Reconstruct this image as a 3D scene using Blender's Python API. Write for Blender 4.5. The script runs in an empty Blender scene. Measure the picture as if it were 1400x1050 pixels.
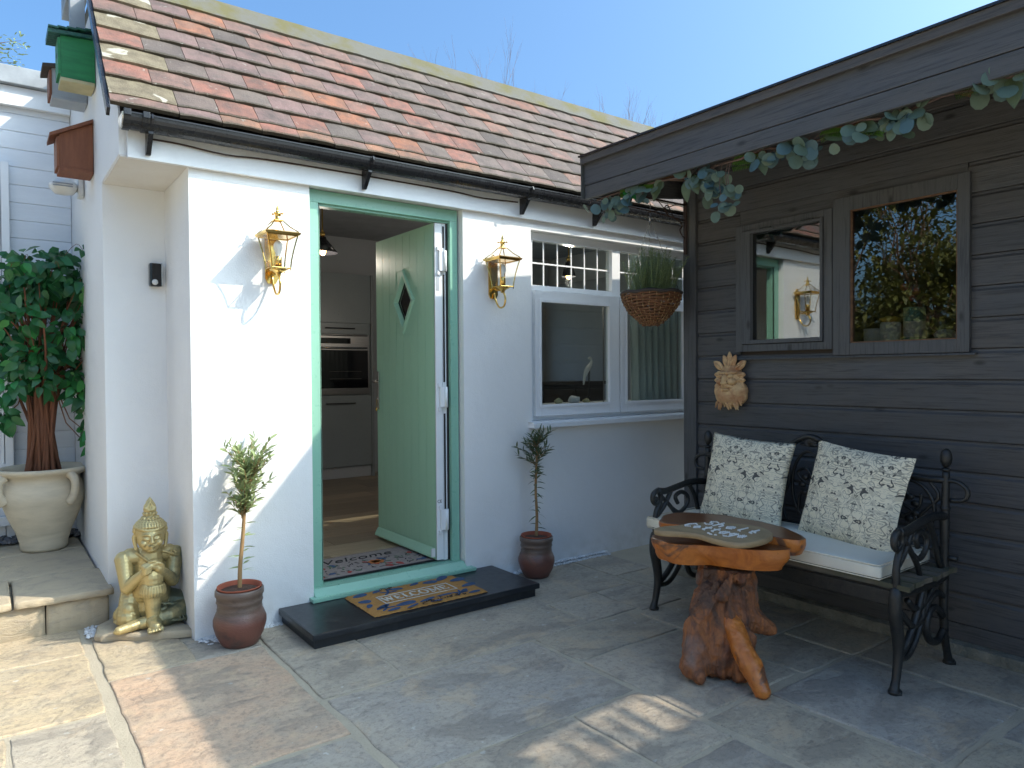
import bpy, bmesh, math, random
from mathutils import Vector, Matrix, noise
random.seed(7)
C = bpy.context.scene.collection
PI = math.pi
rad = math.radians

# ------------------------------------------------------------------ camera, sky, sun, exposure
def set_camera():
    y, p, r, F = 0.93414474, 0.01603631, -0.00698554, 974.3
    f = Vector((math.cos(y)*math.cos(p), math.sin(y)*math.cos(p), -math.sin(p)))
    rt = Vector((math.sin(y), -math.cos(y), 0)); up = rt.cross(f)
    R = rt*math.cos(r)+up*math.sin(r); U = -rt*math.sin(r)+up*math.cos(r)
    cam = bpy.data.cameras.new('camera'); o = bpy.data.objects.new('camera', cam); C.objects.link(o)
    cam.sensor_width = 36; cam.lens = F/1400*36; cam.clip_start = .05; cam.clip_end = 2000
    m = Matrix.Identity(4)
    for i in range(3):
        m[i][0] = R[i]; m[i][1] = U[i]; m[i][2] = -f[i]
    m[0][3], m[1][3], m[2][3] = 0, -3.64, 1.275
    o.matrix_world = m
    bpy.context.scene.camera = o
set_camera()
SUN_TO = Vector((1.09, -1.0, 1.27)).normalized()
SUN_EL = math.asin(SUN_TO.z); SUN_AZ = math.atan2(SUN_TO.x, SUN_TO.y)
w = bpy.data.worlds.new('World'); bpy.context.scene.world = w; w.use_nodes = True
nt = w.node_tree; sky = nt.nodes.new('ShaderNodeTexSky'); sky.sky_type = 'NISHITA'; sky.sun_disc = False
sky.sun_elevation = SUN_EL; sky.sun_rotation = SUN_AZ; sky.air_density = 1.0; sky.dust_density = 7.0; sky.ozone_density = 10.0
tint = nt.nodes.new('ShaderNodeMix'); tint.data_type = 'RGBA'; tint.blend_type = 'MULTIPLY'; tint.inputs[0].default_value = 1; tint.inputs[7].default_value = (.79, .91, .85, 1)
nt.links.new(sky.outputs[0], tint.inputs[6]); bg = nt.nodes['Background']; nt.links.new(tint.outputs[2], bg.inputs[0]); bg.inputs[1].default_value = 0.15
sl = bpy.data.lights.new('sun', 'SUN'); so = bpy.data.objects.new('sun', sl); C.objects.link(so)
sl.energy = 2.0; sl.angle = rad(.55); sl.color = (1.0, .91, .77)
so.rotation_euler = SUN_TO.to_track_quat('Z', 'Y').to_euler(); so.location = (6, -6, 8)
vs = bpy.context.scene.view_settings
vs.view_transform = 'Standard'; vs.look = 'None'; vs.gamma = 1; vs.use_curve_mapping = False; vs.exposure = 1.5
try:
    bpy.context.scene.cycles.max_bounces = 10; bpy.context.scene.cycles.transparent_max_bounces = 16
except Exception: pass

# ------------------------------------------------------------------ node materials
class NT:
    def __init__(s, name):
        s.m = bpy.data.materials.new(name); s.m.use_nodes = True; s.t = s.m.node_tree; s.b = s.t.nodes['Principled BSDF']
        s.out = s.t.nodes['Material Output']
    def n(s, typ, **k):
        nd = s.t.nodes.new('ShaderNode'+typ)
        for a, v in k.items():
            if hasattr(nd, a) and not a[0].isupper(): setattr(nd, a, v)
            else: s.set(nd, a, v)
        return nd
    def set(s, nd, a, v):
        a = a.replace('_', ' ')
        inp = nd.inputs[int(a[2:])] if a.startswith('I ') else nd.inputs[a]
        if isinstance(v, bpy.types.NodeSocket): s.t.links.new(v, inp)
        else:
            if isinstance(v, tuple) and len(v) == 3 and inp.type == 'RGBA': v = (*v, 1)
            inp.default_value = v
    def math(s, op, a, b=0., c=None, clamp=False):
        nd = s.t.nodes.new('ShaderNodeMath'); nd.operation = op; nd.use_clamp = clamp
        for i, v in enumerate((a, b, c)):
            if v is None: continue
            if isinstance(v, bpy.types.NodeSocket): s.t.links.new(v, nd.inputs[i])
            else: nd.inputs[i].default_value = v
        return nd.outputs[0]
    def mix(s, f, a, b, blend='MIX'):
        nd = s.t.nodes.new('ShaderNodeMix'); nd.data_type = 'RGBA'; nd.blend_type = blend
        for i, v in ((0, f), (6, a), (7, b)):
            if isinstance(v, bpy.types.NodeSocket): s.t.links.new(v, nd.inputs[i])
            else: nd.inputs[i].default_value = (*v, 1) if isinstance(v, tuple) and len(v) == 3 else v
        return nd.outputs[2]
    def coords(s, stretch=(1, 1, 1), kind='Object', rnd=True, rot=(0, 0, 0)):
        tc = s.t.nodes.new('ShaderNodeTexCoord').outputs[kind]
        mp = s.t.nodes.new('ShaderNodeMapping'); s.t.links.new(tc, mp.inputs[0]); mp.inputs['Scale'].default_value = stretch
        mp.inputs['Rotation'].default_value = rot
        if rnd:
            oi = s.t.nodes.new('ShaderNodeObjectInfo')
            v = s.t.nodes.new('ShaderNodeVectorMath'); v.operation = 'ADD'
            r = s.math('MULTIPLY', oi.outputs['Random'], 37.0)
            s.t.links.new(mp.outputs[0], v.inputs[0]); s.t.links.new(r, v.inputs[1])
            return v.outputs[0]
        return mp.outputs[0]
    def noise(s, vec, scale=5., detail=4., rough=.55, dist=0.):
        nd = s.n('TexNoise', Scale=scale, Detail=detail, Roughness=rough, Distortion=dist); s.t.links.new(vec, nd.inputs['Vector'])
        return nd.outputs['Fac']
    def ramp(s, f, pts, interp='LINEAR'):
        nd = s.t.nodes.new('ShaderNodeValToRGB'); nd.color_ramp.interpolation = interp; s.t.links.new(f, nd.inputs[0])
        e = nd.color_ramp.elements
        while len(e) < len(pts): e.new(.5)
        for el, (p, c) in zip(e, pts):
            el.position = p; el.color = (c, c, c, 1) if isinstance(c, (int, float)) else (*c, 1)
        return nd.outputs[0]
    def bump(s, h, strength=.3, dist=.01):
        nd = s.n('Bump', Strength=strength, Distance=dist); s.t.links.new(h, nd.inputs['Height'])
        s.t.links.new(nd.outputs[0], s.b.inputs['Normal'])
    def base(s, c, rough=.6, metal=0., spec=None):
        s.set(s.b, 'Base Color', c); s.set(s.b, 'Roughness', rough); s.set(s.b, 'Metallic', metal)
        if spec is not None: s.set(s.b, 'Specular IOR Level', spec)
        return s.m
M = {}
def simple(name, c1, c2=None, scale=6, stretch=(1, 1, 1), rough=.6, metal=0., bump=.15, bscale=60., bdist=.004, detail=5, dist=0., lo=.35, hi=.65, spec=None, objc=False, rvar=.1):
    t = NT(name); v = t.coords(stretch); c2 = c2 or tuple(x*.8 for x in c1)
    f = t.ramp(t.noise(v, scale, detail, .6, dist), [(lo, 0.), (hi, 1.)])
    col = t.mix(f, c1, c2)
    if objc:
        oi = t.t.nodes.new('ShaderNodeObjectInfo'); col = t.mix(1., oi.outputs['Color'], col, 'MULTIPLY')
    n2 = t.noise(v, bscale, 4, .6)
    col = t.mix(t.math('MULTIPLY', n2, .25), col, tuple(x*.7 for x in c1) if not objc else (.05, .05, .05)) if not objc else col
    if bump: t.bump(n2, bump, bdist)
    t.base(col, t.math('MULTIPLY_ADD', n2, rvar*2, rough-rvar), metal, spec)
    M[name] = t.m; return t.m

def make_materials():
    # rendered wall
    t = NT('white_render'); v = t.coords(rnd=False)
    a = t.noise(v, 1.3, 5); b = t.noise(v, 160, 3); c = t.noise(v, 9, 4)
    col = t.mix(t.ramp(a, [(.3, 0.), (.75, 1.)]), (.80, .80, .79), (.73, .73, .72))
    tc = t.t.nodes.new('ShaderNodeTexCoord'); sep = t.t.nodes.new('ShaderNodeSeparateXYZ'); t.t.links.new(tc.outputs['Object'], sep.inputs[0])
    low = t.math('MULTIPLY', t.ramp(sep.outputs[2], [(.0, 1.), (.22, 0.)]), t.ramp(c, [(.42, 0.), (.7, 1.)]))
    col = t.mix(t.math('MULTIPLY', low, .45), col, (.42, .40, .33))
    t.bump(t.math('ADD', t.math('MULTIPLY', b, .8), t.math('ADD', t.math('MULTIPLY', c, 2.2), t.math('MULTIPLY', a, 5.))), .35, .006); t.base(col, .85); M['white_render'] = t.m
    simple('white_paint', (.80, .81, .82), (.74, .75, .76), 4, rough=.4, bump=.05)
    simple('upvc', (.82, .83, .84), (.80, .81, .82), 3, rough=.22, bump=.02, bscale=20)
    simple('soffit_paint', (.72, .69, .64), (.66, .62, .56), 3, rough=.6, bump=.05)
    simple('weatherboard', (.76, .79, .83), (.70, .73, .77), 3, (1, 1, 5), rough=.5, bump=.15, bscale=30)
    simple('green_frame', (.26, .50, .38), (.24, .47, .355), 3, rough=.3, bump=.05, bscale=40)
    # composite door with woodgrain
    t = NT('green_door'); v = t.coords((60, 60, 1.6), rnd=False); g = t.noise(v, 1.4, 6, .6, 1.2)
    col = t.mix(g, (.37, .60, .43), (.31, .53, .37)); t.bump(g, .35, .0025); t.base(col, .38); M['green_door'] = t.m
    simple('black_gutter', (.012, .012, .014), (.02, .02, .022), 4, rough=.28, bump=.06, bscale=30)
    simple('black_rubber', (.015, .015, .015), rough=.6)
    simple('slate_step', (.013, .016, .021), (.045, .046, .047), 7, lo=.5, hi=.8, rough=.32, bump=.12, bscale=35, dist=.5)
    # roof tiles
    t = NT('roof_tile'); v = t.coords(); oi = t.t.nodes.new('ShaderNodeObjectInfo')
    a = t.noise(v, 9, 5, .65); b = t.noise(v, 90, 4, .7); c = t.noise(v, 3.2, 3)
    col = t.mix(t.ramp(a, [(.4, 0.), (.7, .85)]), oi.outputs['Color'], (.075, .062, .056))
    col = t.mix(t.ramp(c, [(.50, 0.), (.75, .45)]), col, (.22, .18, .15))
    col = t.mix(t.math('MULTIPLY', b, .45), col, (.05, .04, .032))
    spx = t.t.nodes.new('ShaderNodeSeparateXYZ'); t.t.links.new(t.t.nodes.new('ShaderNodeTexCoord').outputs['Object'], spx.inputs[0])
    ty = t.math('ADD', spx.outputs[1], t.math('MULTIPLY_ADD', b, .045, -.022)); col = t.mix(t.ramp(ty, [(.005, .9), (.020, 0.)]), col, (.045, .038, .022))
    col = t.mix(t.ramp(t.noise(v, 26, 3, .6, .5), [(.66, 0.), (.71, .5)]), col, (.33, .31, .26))
    t.bump(t.math('ADD', b, a), .7, .005); t.base(col, .85); M['roof_tile'] = t.m
    t = NT('lichen_tile'); v = t.coords(); a = t.noise(v, 14, 6, .7); b = t.noise(v, 110, 4, .7); c = t.noise(v, 7, 3, .5, .6)
    col = t.mix(t.ramp(a, [(.38, 0.), (.62, 1.)]), (.21, .175, .115), (.13, .105, .07))
    col = t.mix(t.ramp(c, [(.60, 0.), (.63, 1.)]), col, (.40, .37, .30))
    t.bump(t.math('ADD', b, a), .9, .006); t.base(col, .95); M['lichen_tile'] = t.m
    simple('moss', (.10, .085, .04), (.05, .045, .03), 30, rough=1, bump=.9, bscale=150, bdist=.01)
    simple('ridge_felt', (.135, .13, .11), (.13, .115, .045), 5, rough=.95, bump=.6, bscale=200, lo=.45, hi=.62)
    # paving
    t = NT('paving'); v = t.coords(); oi = t.t.nodes.new('ShaderNodeObjectInfo')
    a = t.noise(v, 2.2, 6, .6, .8); b = t.noise(v, 45, 5, .7); c = t.noise(v, 7, 5, .6, 1.5); d = t.noise(v, 230, 2)
    col = t.mix(t.ramp(a, [(.3, 0.), (.72, .75)]), oi.outputs['Color'], (.44, .37, .275))
    col = t.mix(t.ramp(c, [(.5, 0.), (.72, .42)]), col, (.26, .24, .20))
    col = t.mix(t.ramp(b, [(.50, 0.), (.72, .6)]), col, (.14, .125, .11))
    col = t.mix(t.ramp(t.noise(v, 19, 3), [(.69, 0.), (.72, .6)]), col, (.55, .53, .48))
    e = t.noise(t.coords((1, 1.7, 1)), 3.2, 9, .66, .35); f2 = t.noise(v, 4.2, 8, .7, .4)
    col = t.mix(t.ramp(e, [(.48, 0.), (.60, .50)]), col, (.19, .165, .135)); col = t.mix(t.ramp(f2, [(.54, 0.), (.62, .45)]), col, (.52, .39, .25))
    col = t.mix(t.ramp(t.noise(v, 120, 3, .7), [(.60, 0.), (.70, .55)]), col, (.09, .085, .075))
    hh = t.math('ADD', t.math('MULTIPLY', t.ramp(e, [(.42, 0.), (.48, .5), (.54, .5), (.60, 1.)]), 1.4), t.math('ADD', t.math('MULTIPLY', b, .5), t.math('ADD', c, t.math('MULTIPLY', d, .2))))
    t.bump(hh, .6, .008); t.base(col, t.math('MULTIPLY_ADD', b, .3, .55)); M['paving'] = t.m
    t = NT('mortar'); v = t.coords(rnd=False); a = t.noise(v, 6, 5); b = t.noise(v, 120, 4, .7)
    col = t.mix(a, (.50, .43, .32), (.36, .31, .23)); col = t.mix(t.ramp(b, [(.55, 0.), (.8, .5)]), col, (.2, .17, .13))
    t.bump(b, .8, .008); t.base(col, .95); M['mortar'] = t.m
    t = NT('sandstone'); v = t.coords((1, 1, 3)); a = t.noise(v, 3, 6, .6, .8); b = t.noise(v, 60, 5, .7); c = t.noise(v, 8, 4, .6, 1.)
    col = t.mix(a, (.47, .38, .25), (.36, .30, .22)); col = t.mix(t.ramp(c, [(.5, 0.), (.7, .5)]), col, (.25, .22, .18))
    t.bump(t.math('ADD', t.math('MULTIPLY', b, .5), c), .6, .012); t.base(col, .85); M['sandstone'] = t.m
    simple('pebble_white', (.72, .72, .72), (.5, .5, .5), 30, rough=.6, bump=0)
    simple('dark_shell', (.06, .06, .065), (.16, .15, .15), 40, rough=.5)
    # stained shed boards
    def stained(name, k1, k2, axis, warm):
        t = NT(name); st = [22, 22, 22]; st[axis] = 1.2
        v = t.coords(tuple(st)); g = t.noise(v, 1.4, 7, .62, .9); v2 = t.coords((1, 1, 1)); a = t.noise(v2, 3.0, 4); kn = [9, 9, 9]; kn[axis] = 4
        oi = t.t.nodes.new('ShaderNodeObjectInfo')
        col = t.mix(g, k1, k2)
        col = t.mix(t.ramp(a, [(.42, 0.), (.75, .7)]), col, warm)
        k = t.n('TexVoronoi', Scale=1.0); t.t.links.new(t.coords(tuple(kn)), k.inputs['Vector'])
        col = t.mix(t.ramp(k.outputs['Distance'], [(.05, .8), (.13, 0.)]), col, (.015, .013, .012))
        col = t.mix(1., col, oi.outputs['Color'], 'MULTIPLY')
        g3 = t.noise(t.coords(tuple(x*2.2 if x > 5 else x*1.6 for x in st)), 2.2, 6, .7, .6); col = t.mix(t.ramp(g3, [(.50, 0.), (.66, .75)]), col, (.028, .027, .028)); t.bump(t.math('ADD', g, g3), .6, .003); t.base(col, t.math('MULTIPLY_ADD', g, .25, .45)); M[name] = t.m
    stained('shed_board', (.094, .092, .092), (.058, .057, .058), 1, (.092, .081, .070))
    stained('shed_board_x', (.094, .092, .092), (.058, .057, .058), 0, (.092, .081, .070))
    stained('shed_post', (.094, .095, .096), (.064, .064, .065), 2, (.090, .085, .078))
    simple('raw_wood', (.22, .11, .05), (.13, .06, .03), 4, (1, 12, 12), rough=.7, bump=.3)
    simple('plinth', (.30, .28, .22), (.18, .17, .13), 12, rough=.95, bump=.9, bscale=60, bdist=.02)
    simple('iron', (.013, .014, .014), (.028, .026, .022), 25, rough=.42, bump=.5, bscale=70, bdist=.005)
    simple('rust_wire', (.06, .03, .02), (.03, .018, .013), 25, rough=.7)
    simple('weathered_slat', (.15, .12, .09), (.075, .072, .04), 9, (1, .3, 1), rough=.9, bump=.8, bscale=60, lo=.4, hi=.55)
    simple('seat_fabric', (.82, .76, .62), (.78, .71, .57), 3, rough=.95, bump=.35, bscale=260, bdist=.002)
    # damask cushion: flat print mirrored about the centre lines of each repeat
    t = NT('damask'); tc = t.t.nodes.new('ShaderNodeTexCoord').outputs['Object']
    sep = t.t.nodes.new('ShaderNodeSeparateXYZ'); t.t.links.new(tc, sep.inputs[0])
    def fold(s, period): return t.math('PINGPONG', s, period)
    cx = t.t.nodes.new('ShaderNodeCombineXYZ')
    t.t.links.new(fold(t.math('ADD', sep.outputs[0], .057), .1145), cx.inputs[0]); t.t.links.new(t.math('PINGPONG', t.math('ADD', sep.outputs[1], 3.), .29), cx.inputs[1])
    vv = cx.outputs[0]
    n1 = t.noise(vv, 13, .8, .4, 2.4); n2 = t.noise(vv, 22, .8, .4, 1.8); n3 = t.noise(vv, 17, 1.0, .4, 2.6)
    line = t.ramp(t.math('ABSOLUTE', t.math('SUBTRACT', n1, .5)), [(.018, 1.), (.032, 0.)])
    line2 = t.ramp(t.math('ABSOLUTE', t.math('SUBTRACT', n3, .44)), [(.012, 1.), (.024, 0.)])
    blot = t.ramp(n2, [(.64, 0.), (.655, 1.)]); blot2 = t.ramp(n1, [(.36, 1.), (.375, 0.)]); dk = t.ramp(n3, [(.30, 1.), (.315, 0.)])
    col = t.mix(t.math('MULTIPLY', blot2, .55), (.80, .72, .53), (.46, .41, .30))
    col = t.mix(t.math('MULTIPLY', line2, .6), col, (.30, .28, .23)); col = t.mix(t.math('MULTIPLY', line, .75), col, (.20, .19, .155))
    col = t.mix(blot, col, (.10, .095, .085)); col = t.mix(dk, col, (.13, .12, .10))
    t.bump(t.noise(tc, 300, 2), .3, .002); t.base(col, .95); M['damask'] = t.m
    # burl wood of the table
    t = NT('orange_wood'); v = t.coords((1.5, 6, 6), rnd=False); a = t.noise(v, 2.2, 6, .6, 1.6); v2 = t.coords((1, 1, 1)); b = t.noise(v2, 7, 5, .6, 1.); f = t.noise(v2, 60, 4)
    col = t.mix(t.ramp(a, [(.3, 0.), (.7, 1.)]), (.60, .20, .035), (.36, .10, .02))
    col = t.mix(t.ramp(b, [(.58, 0.), (.66, .85)]), col, (.10, .05, .035))
    t.bump(t.math('ADD', a, t.math('MULTIPLY', f, .3)), .5, .008); t.base(col, .33); M['orange_wood'] = t.m
    t = NT('wood_top'); v = t.coords((3.5, 1.2, 3), rnd=False); a = t.noise(v, 2.5, 6, .6, 1.2); col = t.mix(a, (.20, .068, .022), (.11, .042, .018))
    t.bump(a, .2, .004); t.base(col, .3); M['wood_top'] = t.m
    t = NT('stump_wood'); v = t.coords((3.2, 3.2, .9), rnd=False); a = t.noise(v, 4, 7, .62, 2.0); v2 = t.coords(); b = t.noise(v2, 6, 4, .6, 1.); c = t.noise(v2, 40, 5, .7)
    col = t.mix(t.ramp(a, [(.32, 0.), (.62, 1.)]), (.46, .155, .04), (.16, .06, .028))
    col = t.mix(t.ramp(b, [(.47, 0.), (.60, .85)]), col, (.07, .042, .03))
    col = t.mix(t.ramp(t.noise(v2, 3.1, 3), [(.60, 0.), (.68, .8)]), col, (.17, .15, .14))
    t.bump(t.math('ADD', a, c), 1., .012); t.base(col, t.math('MULTIPLY_ADD', c, .35, .38)); M['stump_wood'] = t.m
    simple('sign_wood', (.36, .25, .13), (.26, .175, .09), 3, (8, 1, 8), rough=.5, bump=.2)
    simple('shell', (.80, .78, .74), (.7, .66, .6), 40, rough=.5, bump=.2)
    # metals
    simple('brass', (.83, .56, .18), (.70, .44, .12), 12, rough=.16, metal=1., bump=.05, bscale=30)
    simple('chrome', (.62, .60, .56), (.5, .48, .44), 12, rough=.2, metal=1., bump=0)
    simple('brushed_steel', (.35, .34, .33), (.28, .27, .26), 5, (1, 1, 30), rough=.3, metal=1., bump=.05)
    t = NT('bronze_gold'); v = t.coords(); a = t.noise(v, 12, 5, .6); b = t.noise(v, 60, 4)
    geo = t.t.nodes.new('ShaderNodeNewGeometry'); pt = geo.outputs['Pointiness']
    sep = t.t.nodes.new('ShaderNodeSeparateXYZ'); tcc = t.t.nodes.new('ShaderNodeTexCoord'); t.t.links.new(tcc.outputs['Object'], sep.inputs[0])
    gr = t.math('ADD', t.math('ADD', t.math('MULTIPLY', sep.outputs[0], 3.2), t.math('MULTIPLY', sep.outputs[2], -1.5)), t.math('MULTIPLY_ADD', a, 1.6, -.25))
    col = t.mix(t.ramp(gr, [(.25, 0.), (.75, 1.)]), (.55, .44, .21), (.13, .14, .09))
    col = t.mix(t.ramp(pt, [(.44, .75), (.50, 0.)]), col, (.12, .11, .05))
    t.bump(b, .25, .003); t.base(col, .45, .62); M['bronze_gold'] = t.m
    t = NT('stone_face'); v = t.coords(); a = t.noise(v, 14, 5, .6); pt = t.t.nodes.new('ShaderNodeNewGeometry').outputs['Pointiness']; col = t.mix(t.ramp(a, [(.42, 0.), (.66, 1.)]), (.66, .44, .22), (.42, .20, .09)); col = t.mix(t.ramp(pt, [(.42, .85), (.50, 0.)]), col, (.14, .06, .03)); t.bump(t.noise(v, 70, 4), .4, .003); t.base(col, .8); M['stone_face'] = t.m  # shade painted into the creases so the carved features stand out
    # glass: clear pane that reflects as double glazing does
    def glass(name, f0, tint, rough=0.):
        t = NT(name); g_ = t.t.nodes.new('ShaderNodeNewGeometry'); dp = t.t.nodes.new('ShaderNodeVectorMath'); dp.operation = 'DOT_PRODUCT'
        t.t.links.new(g_.outputs['Normal'], dp.inputs[0]); t.t.links.new(g_.outputs['Incoming'], dp.inputs[1])
        sch = t.math('MULTIPLY_ADD', t.math('POWER', t.math('SUBTRACT', 1., t.math('ABSOLUTE', dp.outputs['Value'])), 5.), 1-f0, f0)
        class fr: outputs = [sch]
        tr = t.n('BsdfTransparent', Color=tint); gl = t.n('BsdfGlossy', Roughness=rough)
        gl.inputs['Color'].default_value = (1, 1, 1, 1)
        mx = t.n('MixShader'); t.t.links.new(fr.outputs[0], mx.inputs[0]); t.t.links.new(tr.outputs[0], mx.inputs[1]); t.t.links.new(gl.outputs[0], mx.inputs[2])
        t.t.links.new(mx.outputs[0], t.out.inputs[0]); M[name] = t.m
    glass('glass', .075, (.82, .87, .86)); glass('glass_thin', .025, (.985, .99, .985)); glass('glass_shed', .13, (.72, .72, .68))
    def emit(name, c, s):
        t = NT(name); t.base(c, .4); t.set(t.b, 'Emission Color', c); t.set(t.b, 'Emission Strength', s); M[name] = t.m
    emit('bulb_warm', (1., .42, .10), 5.)
    simple('bulb_clear', (.85, .84, .8), rough=.15, bump=0)
    # kitchen
    simple('kitchen_grey', (.30, .33, .335), (.27, .30, .305), 2, rough=.3, bump=0)
    simple('oven_glass', (.006, .006, .007), rough=.06, bump=0)
    simple('inside_wall', (.50, .51, .52), (.46, .47, .48), 2, rough=.9)
    simple('inside_ceiling', (.42, .43, .44), rough=.9)
    simple('laminate', (.40, .30, .20), (.28, .21, .135), 3, (1.2, 14, 14), rough=.35, bump=.1, objc=False)
    simple('curtain', (.62, .70, .68), (.52, .60, .58), 3, rough=.95)
    simple('dark_cabinet', (.035, .03, .028), rough=.4)
    # doormats
    simple('coir', (.46, .235, .065), (.38, .18, .045), 60, rough=1., bump=1., bscale=500, bdist=.006)
    simple('mat_blue', (.035, .075, .17), (.06, .11, .21), 50, rough=1., bump=1., bscale=500, bdist=.006)
    simple('mat_white', (.66, .62, .54), (.5, .45, .38), 60, rough=1., bump=.6, bscale=500)
    simple('mat_black', (.02, .02, .022), rough=1., bump=.6, bscale=400)
    simple('mat_taupe', (.30, .25, .23), (.22, .18, .17), 60, rough=1., bump=.6, bscale=400)
    simple('mat_red', (.36, .05, .04), rough=1.); simple('mat_orange', (.50, .15, .04), rough=1.); simple('mat_green', (.08, .14, .08), rough=1.)
    # pots and plants
    t = NT('glazed_pot'); v = t.coords((1, 1, 2.5)); a = t.noise(v, 7, 5, .6, .6); b = t.noise(v, 70, 4); sp = t.t.nodes.new('ShaderNodeSeparateXYZ'); tcc = t.t.nodes.new('ShaderNodeTexCoord'); t.t.links.new(tcc.outputs['Object'], sep.inputs[0]) if False else t.t.links.new(tcc.outputs['Object'], sp.inputs[0])
    z = t.math('ADD', sp.outputs[2], t.math('MULTIPLY_ADD', a, .08, -.04))
    col = t.mix(t.ramp(z, [(.12, 0.), (.17, 1.)]), (.155, .062, .045), (.135, .095, .075))
    col = t.mix(t.ramp(a, [(.52, 0.), (.68, .75)]), col, (.065, .045, .04))
    t.bump(b, .4, .004); t.base(col, .42); M['glazed_pot'] = t.m
    simple('terracotta', (.36, .09, .045), (.28, .07, .035), 9, rough=.8)
    simple('soil', (.05, .03, .02), (.11, .05, .03), 60, rough=1., bump=1., bscale=90, bdist=.02)
    simple('cream_pot', (.66, .57, .42), (.50, .43, .31), 5, (1, 1, 4), rough=.7, bump=.3, bscale=50, bdist=.004, lo=.4, hi=.8, dist=.5)
    def leaf(name, c1, c2, rough=.45, trans=.25):
        t = NT(name); oi = t.t.nodes.new('ShaderNodeObjectInfo'); v = t.coords(rnd=False); a = t.noise(v, 12, 3)
        geo = t.t.nodes.new('ShaderNodeNewGeometry')
        r = t.math('FRACT', t.math('ADD', t.math('MULTIPLY', geo.outputs['Random Per Island'], 3.), oi.outputs['Random']))
        col = t.mix(t.math('MULTIPLY_ADD', a, .6, t.math('MULTIPLY', r, .6), clamp=True), c1, c2)
        t.base(col, rough); tl = t.n('BsdfTranslucent'); t.t.links.new(col, tl.inputs[0])
        mx = t.n('MixShader', Fac=trans); t.t.links.new(t.b.outputs[0], mx.inputs[1]); t.t.links.new(tl.outputs[0], mx.inputs[2]); t.t.links.new(mx.outputs[0], t.out.inputs[0]); M[name] = t.m
    leaf('ficus_leaf', (.010, .06, .025), (.04, .19, .05), .33, .25)
    leaf('ficus_leaf_bright', (.03, .24, .07), (.07, .30, .06), .35, .35)
    leaf('olive_leaf', (.17, .24, .09), (.34, .40, .19), .45, .25)
    leaf('olive_dark', (.045, .075, .035), (.11, .15, .075), .45, .2)
    leaf('rosemary', (.12, .18, .08), (.32, .38, .16), .6, .3)
    leaf('eucalyptus', (.07, .12, .09), (.20, .26, .18), .55, .2)
    leaf('eucalyptus_blue', (.06, .12, .125), (.11, .18, .18), .5, .2)
    leaf('fern', (.08, .22, .03), (.16, .30, .05), .5, .3)
    leaf('hedge_leaf', (.03, .045, .012), (.13, .12, .02), .6, .3)
    simple('bark', (.16, .085, .045), (.09, .045, .025), 14, (1, 1, .3), rough=.85, bump=.7)
    simple('ficus_bark', (.23, .085, .04), (.12, .045, .02), 10, (1, 1, .2), rough=.8, bump=.7, bscale=40)
    simple('olive_bark', (.34, .21, .09), (.24, .14, .06), 14, (1, 1, .3), rough=.8, bump=.4)
    simple('twig', (.20, .13, .11), (.13, .09, .08), 10, rough=.9)
    simple('wicker', (.21, .085, .03), (.13, .05, .018), 30, rough=.7, bump=.7, bscale=90)
    simple('wicker_light', (.42, .27, .12), (.33, .2, .09), 30, rough=.7)
    # garden bits
    simple('bird_green', (.02, .22, .07), (.012, .15, .05), 6, (1, 1, 6), rough=.6, bump=.3)
    simple('bird_roof', (.008, .06, .045), (.015, .11, .07), 40, rough=.4, bump=.9, bscale=60, bdist=.01)
    simple('bird_brown', (.23, .085, .04), (.17, .06, .03), 6, (8, 1, 1), rough=.7, bump=.2)
    simple('bird_cream', (.50, .45, .27), (.36, .33, .18), 8, rough=.8)
    simple('bird_grey', (.42, .45, .48), (.35, .37, .4), 6, rough=.7)
    simple('plastic_white', (.74, .74, .72), rough=.35, bump=0)
    simple('grey_coping', (.36, .39, .42), (.26, .28, .30), 5, rough=.8)
    simple('dark_inside', (.07, .055, .045), rough=.9)
    simple('teal_tin', (.08, .25, .25), rough=.4); simple('yellow_lid', (.6, .4, .05), rough=.4); simple('red_bit', (.4, .03, .02), rough=.5)
    simple('ground_earth', (.36, .32, .25), (.27, .25, .18), 2, rough=1.)
make_materials()

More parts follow.
